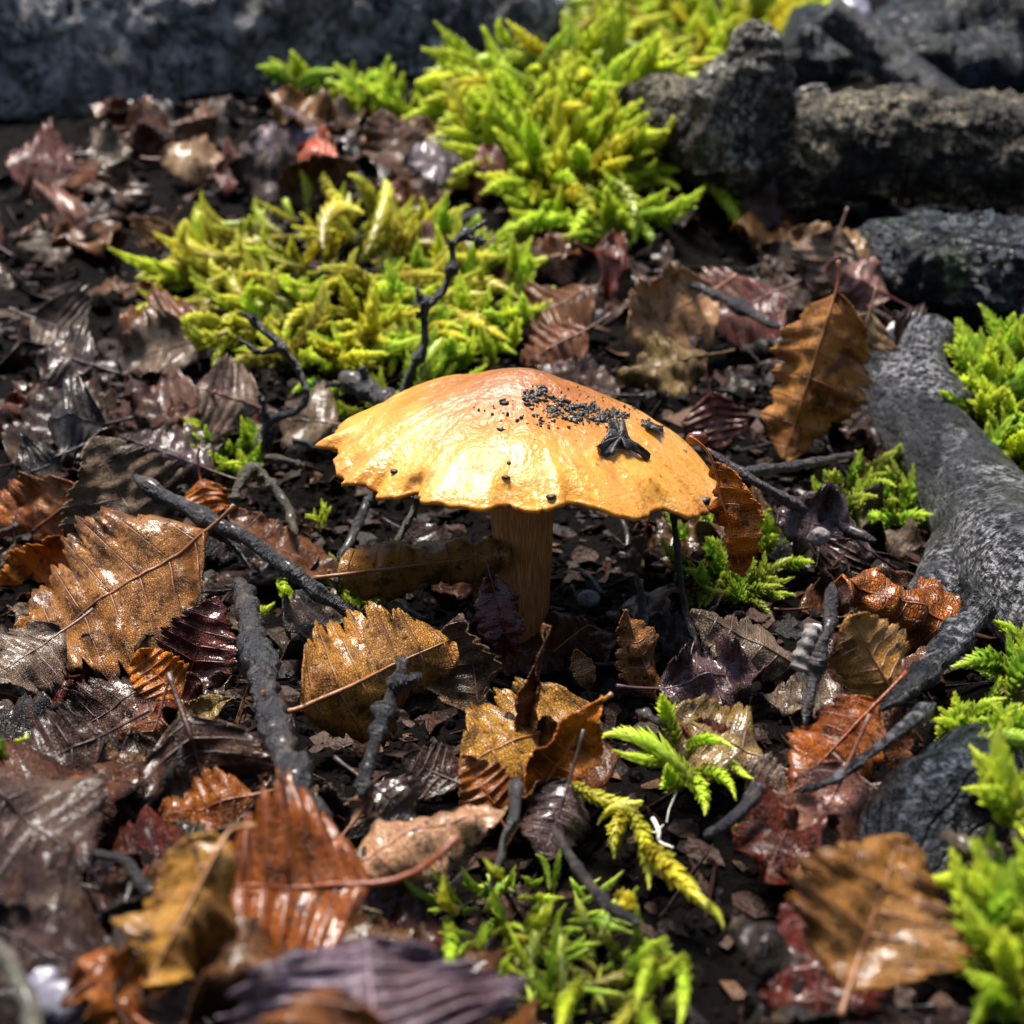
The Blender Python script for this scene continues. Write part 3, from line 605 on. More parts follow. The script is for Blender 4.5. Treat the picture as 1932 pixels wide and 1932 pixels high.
lp_((945, 1548), (872, 1425), 110, 'rust', 'small rust red pleated fan leaf beneath the flat tan leaf', dz=.6, lean=.35, pleat=.16, fold=12, wet=.2, teeth=.2, stalk=.2)
lp_((640, 1635), (955, 1525), 150, 'pale', 'long pale brown leaf arched between the dark stick and green moss', rest=0.5, dz=.6, lean=.6, roll=20, fold=-10, curl=-30, curlR=-60, pleat=.08, wet=.4, bend=-12, stalk=.2)
lp_((702, 1668), (392, 1665), 390, 'rust', 'big red brown corrugated leaf with its stalk touching the moss', dz=.7, lean=-.2, roll=8, fold=6, curl=-8, curlR=-26, pleat=.085, wet=.7, stalk=.75, stalk_dir=(.9, .3, .35), point=.6)
lp_((425, 1578), (275, 1862), 275, 'gold', 'golden leaf folded down over the big red brown leaf', rest=0.6, dz=1.2, lean=-1.0, roll=10, fold=-22, foldR=-38, curl=-30, pleat=.06, wave=.08, wet=.55, stalk=.22, stalk_dir=(.8, .1, .2), teeth=.24)
lp_((-30, 1470), (168, 1640), 300, 'purple', 'flat dark purple brown leaf beside the golden folded leaf', dz=1.0, lean=-.4, roll=6, curl=-12, wet=.1, pleat=.03, rough=.06, teeth=.13)
lp_((345, 1348), (405, 1545), 290, 'dark', 'deep brown cupped leaf with a pale curled rim', dz=.9, lean=-.4, roll=0, fold=8, curl=42, wet=.5, pleat=.03)
lp_((338, 1322), (262, 1225), 105, 'orange', 'small bright orange fan leaf on a short grey stalk', rest=0.7, dz=.9, lean=.15, pleat=.11, fold=18, teeth=.2, wet=.1, stalk=.4, stalk_dir=(.1, -.2, -1))
lp_((345, 1318), (408, 1125), 150, 'red', 'dark red brown wet leaf behind the small orange fan leaf', dz=.5, lean=.5, curl=15, fold=10, wet=1., pleat=.07, rough=.07)
lp_((325, 1372), (445, 1318), 85, 'olive', 'small olive brown leaf curled over the cupped leaf', dz=.75, lean=.15, curl=35, fold=15, pleat=.08)
lp_((95, 1515), (245, 1462), 95, 'brown', 'narrow brown leaf wedged beside the deep brown cupped leaf', dz=.55, lean=.1, curl=-30, fold=-20)
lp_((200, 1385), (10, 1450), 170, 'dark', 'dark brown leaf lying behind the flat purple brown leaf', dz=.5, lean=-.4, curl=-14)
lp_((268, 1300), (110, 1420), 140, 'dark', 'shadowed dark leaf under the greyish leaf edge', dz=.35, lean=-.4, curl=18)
lp_((300, 1350), (270, 1480), 120, 'brown', 'brown leaf with one curved pale vein under the small orange fan leaf', dz=.4, lean=-.3, curl=-15)
lp_((480, 1500), (300, 1540), 140, 'rust', 'rusty leaf peeping from under the cupped leaf beside the thick black stick', dz=.3, lean=-.3, curl=-20, wet=.6)
lp_((500, 1390), (505, 1500), 40, 'rust', 'narrow rusty leaf scrap pressed against the thick black stick', dz=.3, lean=-.2, fold=35)
lp_((262, 1925), (140, 1815), 150, 'rust', 'crinkled rust leaf below the golden folded leaf', dz=1.0, lean=.3, curl=35, fold=18, pleat=.09, wave=.12, rough=.1)
lp_((720, 2060), (690, 1772), 560, 'lilac', 'large blurred lilac brown leaf with scalloped edge before the big red brown leaf', rest=0.8, dz=.9, lean=.9, curl=-12, fold=-6, pleat=.05, wet=.75, teeth=.36, point=.5, N=8)
lp_((600, 2120), (640, 1868), 300, 'brown', 'blurred brown leaf tip with three teeth overlapping the lilac leaf', rest=1.0, dz=1.9, lean=.4, curl=14, teeth=.3, N=5, wet=.1, point=.5)
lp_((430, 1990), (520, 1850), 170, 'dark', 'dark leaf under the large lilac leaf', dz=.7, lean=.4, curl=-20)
# around the cap and along the root
lp_((1578, 548), (1478, 868), 205, 'tan', 'tall orange tan leaf with black spots standing by the grey root', dz=2.7, lean=-.4, fold=-4, foldR=-40, curl=-14, pleat=.085, wet=.15, teeth=.2, roll=8, stalk=.5, stalk_dir=(.05, .3, 1), point=.6)
lp_((1345, 872), (1402, 1088), 125, 'orange', 'hanging orange brown leaf folded along its rib at the rim of the cap', rest=9, dz=2.1, lean=-.2, fold=-10, foldR=-62, curl=12, pleat=.10, wet=.25, teeth=.18, roll=-24, stalk=.45, stalk_dir=(-.7, .1, .8))
lp_((1118, 545), (968, 612), 190, 'brown', 'grey brown deeply pleated leaf behind the mushroom cap', dz=1.5, lean=-.6, fold=-6, curl=-28, curlR=-34, pleat=.13, wet=.4, roll=-14, teeth=.2, stalk=.8, stalk_dir=(.25, .2, 1), point=.5)
lp_((1110, 620), (985, 690), 130, 'brown', 'second pleated leaf tucked under the grey brown pleated leaf', dz=.9, lean=-.4, fold=-6, curl=-20, pleat=.13, wet=.4, teeth=.2)
lp_((1350, 545), (1180, 635), 185, 'pale', 'smooth pale tan leaf with a curled orange edge behind the cap', dz=1.1, lean=-.9, roll=10, fold=4, curl=-10, curlR=75, pleat=.03, wet=.1)
lp_((1345, 668), (1165, 712), 120, 'olive', 'crinkled straw coloured leaf resting behind the mushroom cap', dz=.9, lean=-.7, fold=-10, curl=-20, pleat=.12, wave=.16, rough=.10, wet=.1, teeth=.3, bite=.4)
lp_((1170, 745), (1010, 690), 90, 'dark', 'dark leaf with a scalloped edge touching the back of the cap', rest=0.6, dz=.9, lean=.5, teeth=.25, curl=12)
lp_((1475, 545), (1325, 610), 210, 'red', 'dark red brown leaf under the thin beaded twig', dz=.8, lean=-.7, curl=-14, wet=.3, teeth=.22)
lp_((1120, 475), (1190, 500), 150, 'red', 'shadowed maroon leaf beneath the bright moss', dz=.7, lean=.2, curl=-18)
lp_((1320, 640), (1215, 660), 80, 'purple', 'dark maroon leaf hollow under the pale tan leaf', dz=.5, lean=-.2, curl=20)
lp_((1340, 740), (1360, 850), 110, 'red', 'small dark red leaf with ribs standing behind the cap rim', dz=1.2, lean=-.3, pleat=.08, wet=.6)
lp_((1640, 500), (1490, 440), 130, 'pale', 'pale grey brown leaf blurred beside the bluish log', rest=0.7, dz=1.2, lean=.9, curl=-20)
lp_((1585, 430), (1540, 560), 130, 'grey', 'greyish leaf folded behind the tall spotted leaf', dz=1.6, lean=-.3, fold=20)
lp_((1680, 560), (1560, 500), 110, 'pink', 'pinkish brown leaf leaning on the bluish log', rest=0.7, dz=1.2, lean=.3, fold=-20, wave=.1)
lp_((1640, 590), (1600, 730), 130, 'pale', 'pale fawn leaf half hidden behind the tall spotted leaf', dz=1.6, lean=-.2, fold=-8)
lp_((1690, 600), (1760, 640), 120, 'dark', 'dark curled leaf under the white pebble', dz=.6, lean=.1, curl=-25)
lp_((1655, 1050), (1455, 962), 155, 'purple', 'dark wet leaf with a frayed edge at the end of the purple twigs', dz=.9, lean=.1, curl=-12, wet=.8, rough=.1, wave=.12, teeth=.24, bite=.4)
lp_((1560, 1100), (1610, 1020), 130, 'dark', 'blackish wet leaf holding a small snail shaped pebble', dz=.6, lean=.2, curl=25, wet=.9)
lp_((1810, 1195), (1590, 1085), 140, 'rust', 'crumpled rusty leaf bridging to the grey root', rest=0.6, dz=.9, lean=-.1, fold=-28, curl=-40, rough=.16, wave=.15, wet=.4)
lp_((1690, 1320), (1610, 1160), 165, 'gold', 'curled golden tan leaf beside the white tipped stub', rest=0.6, dz=.7, lean=.2, fold=-12, curl=-42, wet=.4, pleat=.03, teeth=.2, point=.5)
lp_((1510, 1262), (1305, 1150), 140, 'grey', 'grey brown leaf with raised rib beside the white tipped stub', dz=.6, lean=.35, fold=-22, curl=-10, wet=.35, roll=-10)
lp_((1240, 1300), (1440, 1270), 165, 'purple', 'dark frilly wet leaf above the green moss sprig', dz=.45, lean=.1, wave=.16, rough=.12, wet=.9, teeth=.32, curl=14, bite=.5)
lp_((1238, 1320), (1180, 1150), 110, 'tan', 'narrow tan leaf standing under the shade of the cap', dz=.3, lean=.2, fold=-28, curl=-25, wet=.3, pleat=.04)
lp_((1440, 1432), (1262, 1335), 190, 'olive', 'olive grey leaf with yellow rib reaching the green moss sprig', dz=.45, lean=.5, fold=-8, curl=-16, wet=.6, roll=-6)
lp_((1400, 1425), (1285, 1365), 80, 'red', 'brick red leaf corner beside the green moss sprig', dz=.3, lean=.2, curl=-10)
lp_((1480, 1500), (1400, 1440), 110, 'grey', 'torn grey leaf below the olive grey leaf', dz=.3, lean=.3, curl=-20, rough=.1)
lp_((1655, 1325), (1495, 1490), 170, 'rust', 'rust brown leaf with black spots under the thin curved root', dz=.6, lean=-.8, fold=-12, curl=-22, wet=.3, roll=6)
lp_((1600, 1440), (1485, 1660), 215, 'pink', 'mottled pinkish brown leaf above the glossy maroon leaf', dz=.6, lean=-1.0, curl=-26, fold=-8, pleat=.06, wet=.55)
lp_((1545, 1640), (1545, 1990), 250, 'red', 'glossy maroon leaf with scalloped edge and bluish sheen', dz=.6, lean=-1.5, curl=-22, fold=-5, pleat=.06, wet=1., teeth=.26, rough=.08)
lp_((1600, 1870), (1700, 1575), 330, 'tan', 'large warm tan leaf creased along its rib beside the bark slab', rest=0.85, dz=.9, lean=.9, fold=14, curl=-22, curlR=-28, wet=.3, pleat=.035, stalk=.2, roll=-10)
lp_((1700, 1330), (1690, 1520), 75, 'brown', 'upright brown strip of leaf by the thin curved root', dz=.4, lean=-.5, fold=30)
lp_((1640, 1480), (1720, 1560), 90, 'dark', 'small dark leaf between the mottled leaf and the bark slab', dz=.3, lean=-.3)
lp_((1075, 1470), (1025, 1625), 125, 'purple', 'bluish glossy dark leaf above the lowest moss', dz=.4, lean=-.6, curl=-32, wet=1.)
lp_((700, 1480), (790, 1560), 120, 'purple', 'wet black brown shrivelled leaf between the two dark sticks', dz=.35, lean=-.2, rough=.14, wave=.15, wet=.9)
lp_((660, 1560), (700, 1500), 80, 'pale', 'small pale crumpled leaf beside the thick black stick', dz=.35, lean=.1, rough=.14, wave=.2)
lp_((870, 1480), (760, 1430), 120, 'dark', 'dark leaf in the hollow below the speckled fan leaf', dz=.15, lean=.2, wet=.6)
lp_((1110, 1300), (1085, 1225), 45, 'tan', 'tiny frayed tan leaf standing beside the mushroom stem', dz=.35, lean=.1, teeth=.3, N=4, fold=20)
lp_((1215, 1010), (1130, 1140), 60, 'grey', 'small fuzzy grey leaf scrap in the shade behind the stem', dz=.4, lean=-.1, rough=.1)
# blurred ones at the back
for b, t, w, c, lab, kw in [
    ((640, 300), (560, 285), 95, 'flame', 'vivid orange red leaf behind the yellow green moss cushion', dict(curl=-10)),
    ((600, 245), (470, 275), 90, 'lilac', 'lilac brown flat leaf next to the vivid orange red leaf', dict(wet=.6)),
    ((300, 300), (425, 300), 80, 'pale', 'pale cream leaf at the foot of the rotting log', dict(curl=-25)),
    ((160, 290), (250, 285), 100, 'grey', 'grey leaf with orange rim at the foot of the rotting log', dict(curl=25)),
    ((150, 320), (10, 300), 130, 'red', 'blurred maroon leaf near the dark end of the rotting log', dict(curl=-12)),
    ((240, 240), (315, 225), 80, 'rust', 'glossy rust leaf curling under the rotting log', dict(curl=30, wet=.8)),
    ((330, 235), (410, 215), 100, 'brown', 'brown tent shaped leaf leaning on the rotting log', dict(fold=-35)),
    ((470, 320), (400, 320), 90, 'red', 'dark maroon leaf between the cream leaf and the moss cushion', dict()),
    ((650, 265), (720, 290), 80, 'dark', 'dark brown leaf touching the vivid orange red leaf', dict()),
    ((830, 250), (680, 262), 70, 'pale', 'pale straw leaf in front of the small moss tuft', dict(curl=-20)),
    ((890, 310), (760, 300), 80, 'lilac', 'bluish lilac glossy leaf behind the moss cushion', dict(wet=1.)),
    ((960, 330), (880, 310), 110, 'red', 'red brown leaf at the foot of the bright moss mound', dict(fold=-15)),
    ((985, 300), (1008, 420), 80, 'brown', 'upright brown toothed leaf against the bright moss mound', dict(fold=10)),
    ((320, 420), (260, 500), 110, 'tan', 'light brown leaf with dark ribs beside the moss cushion', dict(fold=-15)),
    ((380, 590), (225, 640), 150, 'brown', 'broad ribbed brown leaf beside the moss cushion', dict(pleat=.13, curl=-35, wet=.3)),
    ((390, 640), (215, 690), 130, 'grey', 'grey leaf with a curled rim below the broad ribbed leaf', dict(curl=40, wet=.4)),
    ((170, 400), (60, 470), 150, 'pink', 'dusty pinkish brown leaf below the maroon leaf', dict(wave=.1)),
    ((60, 600), (160, 640), 160, 'grey', 'dull grey leaf in the shade by the broad ribbed leaf', dict(wet=.6)),
    ((40, 640), (80, 760), 140, 'dark', 'dark wrinkled leaf below the dull grey leaf', dict(rough=.12, wet=.5)),
    ((180, 690), (90, 660), 110, 'purple', 'bluish wet leaf between grey leaves', dict(wet=1.)),
    ((900, 470), (775, 520), 150, 'pink', 'smooth pinkish leaf behind the upright thin black twig', dict(wet=.4, teeth=.1)),
    ((490, 770), (365, 730), 140, 'grey', 'mottled grey leaf with pale veins below the moss cushion', dict(curl=-15, wet=.2)),
    ((380, 760), (200, 780), 140, 'pink', 'smooth reddish brown leaf below the curled grey leaf', dict(curl=-12, wet=.5)),
    ((630, 800), (530, 790), 120, 'grey', 'grey wood coloured leaf between the forked black twig and the cap', dict(pleat=.02)),
    ((1060, 480), (1030, 560), 70, 'pink', 'small dull pink leaf beside the shadowed maroon leaf', dict()),
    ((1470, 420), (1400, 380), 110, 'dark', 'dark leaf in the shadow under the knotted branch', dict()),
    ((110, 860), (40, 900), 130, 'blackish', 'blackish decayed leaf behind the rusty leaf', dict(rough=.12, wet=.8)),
    ((200, 800), (90, 800), 150, 'blackish', 'black wet leaf behind the upright taupe leaf', dict(rough=.12, wet=.8))]:
    lp_(b, t, w * 1.25, c, lab, dz=.35, lean=rng.uniform(-.2, .6), hero=False, **kw)

# ------------------------------------------------------------------ litter between the leaves that stand out
REG = [('under the long black twig', 430, 1130), ('behind the upright taupe leaf', 130, 820), ('beside the moss cushion', 260, 560), ('at the foot of the rotting log', 320, 330), ('behind the mushroom cap', 1180, 680),
    ('under the tall spotted leaf', 1460, 800), ('in the shade of the mushroom cap', 1050, 1130), ('around the forked black stick', 720, 1420), ('around the cupped brown leaf', 250, 1430), ('under the big red brown leaf', 480, 1780),
    ('under the frilly wet leaf', 1380, 1270), ('along the thin curved root', 1620, 1420), ('around the glossy maroon leaf', 1500, 1700), ('below the bluish log', 1650, 620), ('beyond the vivid orange red leaf', 700, 280), ('along the grey root', 1700, 1000)]
WORD = dict(brown='brown', dark='dark brown', rust='rusty', red='dark red', purple='purplish', grey='greyish', tan='tan', blackish='blackish')
def clear(px, py):
    """where the photo shows moss, wood, open soil or the mushroom instead of litter"""
    E = [(600, 560, 330, 190), (1090, 210, 300, 240), (990, 850, 400, 170), (985, 1080, 90, 120), (1180, 1780, 330, 230), (1270, 1430, 110, 130), (1890, 800, 120, 180), (1880, 1780, 130, 200), (1870, 1400, 130, 220), (1500, 260, 340, 130), (730, 1370, 70, 120), (540, 1420, 60, 180), (1600, 1440, 90, 60), (1680, 1750, 130, 140), (1830, 980, 160, 250), (1770, 1550, 130, 110)]
    return any(((px - a) / c) ** 2 + ((py - b) / d) ** 2 < 1 for a, b, c, d in E)
made = tries = 0
while made < 165 and tries < 6000:
    tries += 1
    px, py = rng.uniform(-60, 1990), 230 + 1720 * rng.random() ** .8
    if clear(px, py): continue
    b = P(px, py, rng.uniform(.02, .22)); a = rng.uniform(0, 6.283); L = rng.uniform(1.0, 2.1)
    t = b + np.array([math.cos(a) * L, math.sin(a) * L, 0]); t[2] = float(terrain(t[0], t[1], False)) + rng.uniform(.02, .75)
    qx, qy = pixel((b + t) / 2)
    if clear(qx, qy) or (b[0] - .1) ** 2 + b[1] ** 2 < .8 or (t[0] - .1) ** 2 + t[1] ** 2 < .8: continue
    col = rng.choice(['brown', 'dark', 'dark', 'dark', 'brown', 'red', 'purple', 'blackish', 'blackish', 'grey'])
    reg = min(REG, key=lambda r: (r[1] - qx) ** 2 + (r[2] - qy) ** 2)[0]
    wt = rng.choice([.1, .2, .4, .75]); cu = rng.uniform(-85, 60); look = ('glossy ' if wt > .7 else 'dull ' if wt < .2 else '') + WORD[col] + (' cupped' if cu > 12 else ' curled' if cu < -45 else ' arched' if cu < -15 else ' flat')
    leaf(b, t, L * rng.uniform(.55, .72), col, look + ' leaf in the litter ' + reg, look + ' litter leaves ' + reg, hero=False, wet=wt, roll=rng.uniform(-18, 18),
         normal=nz(nz(CAM - b) * .6 + np.array([0, 0, 1])), curl=cu, fold=rng.uniform(-18, 18), pleat=rng.uniform(.02, .1), wave=rng.uniform(.06, .2), rough=rng.uniform(.06, .14), bend=rng.uniform(-35, 35), tip=rng.uniform(-50, 50), stalk=.4)
    made += 1

for i in range(64):
    px, py = rng.uniform(-80, 1000) if i < 52 else rng.uniform(1150, 1750), rng.uniform(225, 560)
    if clear(px, py): continue
    b = P(px, py, .15); L = rng.uniform(1.6, 2.7); a = rng.uniform(0, 6.283); t = b + L * nz(np.array([math.cos(a), .35 * math.sin(a), rng.uniform(-.05, .5)])); t[2] = max(t[2], float(terrain(t[0], t[1], False)) + .1)
    if clear(*pixel((b + t) / 2)): continue
    col = rng.choice(['brown', 'red', 'dark', 'rust', 'grey', 'tan', 'purple', 'brown']); qx, qy = pixel((b + t) / 2); reg = min(REG, key=lambda r: (r[1] - qx) ** 2 + (r[2] - qy) ** 2)[0]
    wt = rng.choice([.1, .3, .75]); cu = rng.uniform(-50, 40); look = ('glossy ' if wt > .7 else 'dull ' if wt < .2 else '') + WORD[col] + (' cupped' if cu > 10 else ' arched' if cu < -22 else ' flat')
    leaf(b, t, L * rng.uniform(.55, .72), col, look + ' leaf propped up ' + reg, look + ' propped leaves ' + reg, hero=False, wet=wt, roll=rng.uniform(-35, 35), curl=cu, fold=rng.uniform(-25, 25), pleat=rng.uniform(.03, .1), wave=rng.uniform(.04, .14), rough=rng.uniform(.03, .09), bend=rng.uniform(-25, 25), stalk=.4)

# ------------------------------------------------------------------ moss
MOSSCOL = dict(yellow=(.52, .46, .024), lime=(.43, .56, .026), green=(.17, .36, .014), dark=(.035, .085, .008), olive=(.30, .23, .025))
def shoot_shape(L=1.0, r=.10, bend=40, nl=70, seed=0, spread=24, len_=2.3, start=.0):
    """a moss shoot: thin stem clothed in overlapping pointed scales; grows along +Z"""
    g = random.Random(seed); ss = np.linspace(0, 1, 24); wob = g.uniform(-1, 1)
    ang = R(bend) * ss ** 1.3; dx = np.sin(ang); dz = np.cos(ang); x = np.concatenate([[0], np.cumsum((dx[:-1] + dx[1:]) / 2)]) / 23 * L; z = np.concatenate([[0], np.cumsum((dz[:-1] + dz[1:]) / 2)]) / 23 * L
    path = np.stack([x, .10 * L * wob * np.sin(ss * 3.3), z], -1); t, a, b = frames(path); A = Acc()
    V, Q, T, uv = tube(path[::3], np.linspace(r * .45, r * .15, 8), 5); uv[:, 0] = np.concatenate([np.repeat(np.linspace(0, .9, 8), 5), [0, .9]]); uv[:, 1] = 0; A.add(V, Q, T, uv)
    for i in range(nl):
        s = start + (1 - start) * (i + .5) / nl; k = min(23, int(s * 23)); f = s * 23 - k; p = path[k] * (1 - f) + path[min(23, k + 1)] * f
        prof = (.45 + .55 * min(1, s / .4)) * (1 if s < .5 else 1 - .93 * ((s - .5) / .5) ** 1.15)
        an = i * 2.39996 + g.uniform(-.25, .25); out = a[k] * math.cos(an) + b[k] * math.sin(an); tl = t[k]
        sp_ = R(spread * (1.25 - .85 * s) * g.uniform(.7, 1.4)); d = tl * math.cos(sp_) + out * math.sin(sp_); n = out * math.cos(sp_) - tl * math.sin(sp_); w = np.cross(d, n)
        ll = r * len_ * (.38 + .62 * prof) * g.uniform(.85, 1.2); ww = ll * (.27 if s < .8 else .2); p0 = p + out * r * .55 * prof
        A.add([p0 - d * ll * .1, p0 + d * ll * .42 - w * ww - n * ww * .25, p0 + d * ll * .42 + w * ww - n * ww * .25, p0 + d * ll * .45 + n * ww * .5, p0 + d * ll - n * ll * .02],
              None, [(0, 2, 3), (0, 3, 1), (1, 3, 4), (3, 2, 4)], np.array([(s, 0), (s, .5), (s, .5), (s, .4), (s, 1)]))
    return A
SH = {}
def shoot_mesh(kind, i):
    if (kind, i) not in SH:
        g = random.Random(hash(kind) % 7 + i * 13) if False else random.Random({'worm': 1, 'feather': 2, 'spike': 3}[kind] * 100 + i)
        if kind == 'worm': A = shoot_shape(1, .066, g.uniform(20, 95), 110, i, 31, 2.7)
        elif kind == 'feather': A = shoot_shape(1, .062, g.uniform(10, 70), 110, i + 40, 40, 2.9)
        else: A = shoot_shape(1, .085, g.uniform(10, 70), 120, i + 80, 30, 2.5)
        me = A.mesh('moss_shoot'); me.materials.append(M['moss']); SH[kind, i] = me
    return SH[kind, i]
def shoot(parent, base, d, L, kind, col, thick=1.0, i=None):
    me = shoot_mesh(kind, rng.randrange(9) if i is None else i); o = bpy.data.objects.new('shoot', me); COL.objects.link(o); o.parent = parent
    q = Vector(nz(d)).to_track_quat('Z', 'X') @ Matrix.Rotation(rng.uniform(0, 6.283), 3, 'Z').to_quaternion()
    o.rotation_mode = 'QUATERNION'; o.rotation_quaternion = q; o.location = Vector(base) * CM - parent.location; o.scale = (L * thick, L * thick, L)
    c = np.array(MOSSCOL[col]) * rng.uniform(.85, 1.3) * np.array([rng.uniform(.85, 1.15), 1, rng.uniform(.7, 1.3)]); o.color = (*c, 1); return o
def clump(cx, cy, rx, ry, n, cols, label, kind=('worm',), L=(.8, 1.5), dz=(0, .3), out=.8, up=.6, cam_=.35, thick=1., angle=0, jit=.45, group=None, name='moss_clump'):
    c = P(cx, cy); root = empty(name, c, label, 'moss', group)
    for k in range(n):
        rr, a = math.sqrt(rng.random()), rng.uniform(0, 6.283); ex, ey = rr * math.cos(a) * rx, rr * math.sin(a) * ry; ca, sa = math.cos(R(angle)), math.sin(R(angle))
        px, py = cx + ex * ca - ey * sa, cy + ex * sa + ey * ca
        b = P(px, py, rng.uniform(*dz)); o = np.array([math.cos(a) * rr * 1.1, -math.sin(a) * rr * .6, 0]); tc = nz(CAM - b)
        d = o * out + np.array([0, 0, 1]) * up + tc * cam_ + np.array([rng.gauss(0, jit), rng.gauss(0, jit), rng.gauss(0, jit * .6)]); L_ = rng.uniform(*L)
        shoot(root, b - nz(d) * L_ * .25, d, L_, rng.choice(kind), rng.choice(cols), thick * rng.uniform(.8, 1.25))
    return root
def strands(label, segs, col, base, thick=.9, kind='worm', group=None):
    """shoots that the photo shows singly: pixel from, pixel to, height over ground at both ends, width in pixels"""
    root = empty('moss_sprig', P(*base), label, 'moss', group)
    for (x0, y0, z0, x1, y1, z1, w) in segs:
        if y0 > 1250: z0, z1 = z0 + .35, z1 + .35
        a, b = P(x0, y0, z0), P(x1, y1, z1); L = np.linalg.norm(b - a); sc = w / pxcm(b) / (.21 if kind == 'worm' else .34)
        o = shoot(root, a, b - a, L, kind, col if isinstance(col, str) else rng.choice(col)); o.scale = (sc, sc, L)
    return root
clump(600, 545, 275, 150, 240, ['yellow', 'yellow', 'lime', 'olive'], 'yellow green cushion of worm like moss shoots behind the mushroom', L=(1.0, 2.1), dz=(0, .45), thick=.82, out=1.9, up=.25, cam_=.45, jit=.7)
clump(880, 570, 110, 130, 70, ['lime', 'green', 'lime'], 'brighter green moss reaching from the cushion to the mushroom cap', ('worm', 'feather'), L=(.8, 1.6))
clump(760, 720, 150, 80, 60, ['green', 'lime'], 'leafy bright green moss touching the back of the mushroom cap', ('feather',), L=(.7, 1.2))
clump(1060, 180, 200, 190, 290, ['lime', 'lime', 'lime', 'yellow'], 'bright lime moss mound before the rotting log', ('spike', 'feather', 'worm'), L=(1.6, 2.8), dz=(0, .8), thick=.85, up=.4, out=1.3, jit=.6)
clump(1120, 370, 130, 90, 90, ['lime', 'green', 'lime'], 'green moss drooping from the bright mound beneath the branch', ('spike', 'worm'), L=(1.2, 2.2), up=.1, cam_=.6, thick=.85)
clump(1380, 60, 190, 70, 110, ['lime', 'yellow'], 'yellow green moss behind the knotted branch', ('spike', 'feather'), L=(1.8, 3.0), dz=(0, .6), thick=.9)
clump(730, 205, 70, 30, 22, ['lime', 'green'], 'small blurred moss tuft at the foot of the rotting log', ('spike',), L=(1.2, 2.2), thick=1.2)
clump(565, 165, 28, 30, 9, ['green', 'lime'], 'tiny moss tuft growing on the rotting log', ('spike',), L=(1, 1.6), dz=(1., 2.), thick=1.3)
clump(1890, 790, 80, 130, 120, ['lime', 'lime', 'green'], 'fluffy green moss behind the grey root', ('spike', 'feather'), L=(.7, 1.4), dz=(0, .6), thick=.95, out=.9)
clump(1845, 1385, 60, 38, 30, ['lime', 'green'], 'small lime moss tuft on the bark slab', ('feather', 'spike'), L=(.35, .7), dz=(.3, .8), thick=1.2)
clump(1915, 1255, 40, 45, 20, ['green', 'lime'], 'moss tuft beside the forked tip of the grey root', ('feather', 'spike'), L=(.4, .8), dz=(.4, 1.), thick=1.2)
clump(1920, 1500, 35, 60, 16, ['lime'], 'lime moss sprigs over the edge of the bark slab', ('spike',), L=(.4, .8), dz=(.4, 1.), thick=1.2)
clump(1925, 1800, 70, 125, 75, ['lime', 'lime', 'green'], 'blurred lime moss cushion beside the large warm tan leaf', ('spike', 'feather'), L=(.45, .9), dz=(.2, 1.2), thick=.95)
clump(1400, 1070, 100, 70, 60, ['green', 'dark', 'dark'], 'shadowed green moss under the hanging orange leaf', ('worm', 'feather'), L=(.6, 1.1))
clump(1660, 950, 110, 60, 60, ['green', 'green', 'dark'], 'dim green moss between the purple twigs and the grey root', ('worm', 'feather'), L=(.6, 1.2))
clump(430, 850, 60, 60, 30, ['green', 'lime'], 'green moss under the forked black twig', ('feather', 'worm'), L=(.5, .9))
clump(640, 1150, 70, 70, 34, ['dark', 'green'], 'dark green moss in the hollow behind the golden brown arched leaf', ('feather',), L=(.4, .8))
clump(612, 988, 16, 16, 9, ['lime'], 'tiny bright moss star by the standing brown leaf', ('feather',), L=(.25, .4), dz=(.5, .8))
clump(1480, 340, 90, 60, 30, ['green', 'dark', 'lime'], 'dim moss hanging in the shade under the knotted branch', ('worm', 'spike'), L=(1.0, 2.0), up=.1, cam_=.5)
clump(980, 1740, 170, 90, 55, ['green', 'green', 'lime'], 'small green moss patch between the lilac leaf and open soil', ('feather', 'worm', 'worm'), L=(.3, .65), dz=(0, .3), thick=.62, up=.25, jit=.7, cam_=.4)
clump(1120, 1850, 170, 110, 60, ['green', 'olive', 'lime', 'dark'], 'straggling moss on the open soil near the glossy maroon leaf', ('worm', 'worm', 'feather'), L=(.4, .9), dz=(0, .3), up=.15, jit=.8, cam_=.4, thick=.55)
clump(20, 1420, 16, 24, 6, ['green'], 'single green moss tip beside the flat purple brown leaf', ('spike',), L=(.3, .5), dz=(.6, .9))
strands('lime moss sprig with forked shoots on black soil before the flat leaf', [(1330, 1510, .15, 1185, 1310, .7, 34), (1300, 1460, .2, 1395, 1425, .5, 32), (1310, 1480, .2, 1215, 1320, .75, 0) if False else (1275, 1400, .3, 1220, 1318, .8, 34), (1300, 1420, .3, 1330, 1345, .8, 26), (1290, 1440, .2, 1160, 1445, .4, 22), (1300, 1460, .2, 1270, 1400, .5, 40), (1290, 1450, .2, 1360, 1530, .2, 30), (1380, 1430, .4, 1385, 1480, .2, 20), (1300, 1480, .2, 1245, 1440, .4, 40)], 'lime', (1290, 1450))
strands('long yellow moss runner curving over black soil', [(1080, 1478, .4, 1200, 1540, .35, 30), (1190, 1530, .35, 1220, 1640, .25, 34), (1215, 1600, .3, 1274, 1692, .35, 44), (1195, 1530, .35, 1135, 1576, .25, 36), (1385, 1560, .1, 1410, 1580, .1, 20), (1200, 1540, .35, 1150, 1500, .3, 22)], 'yellow', (1190, 1540))
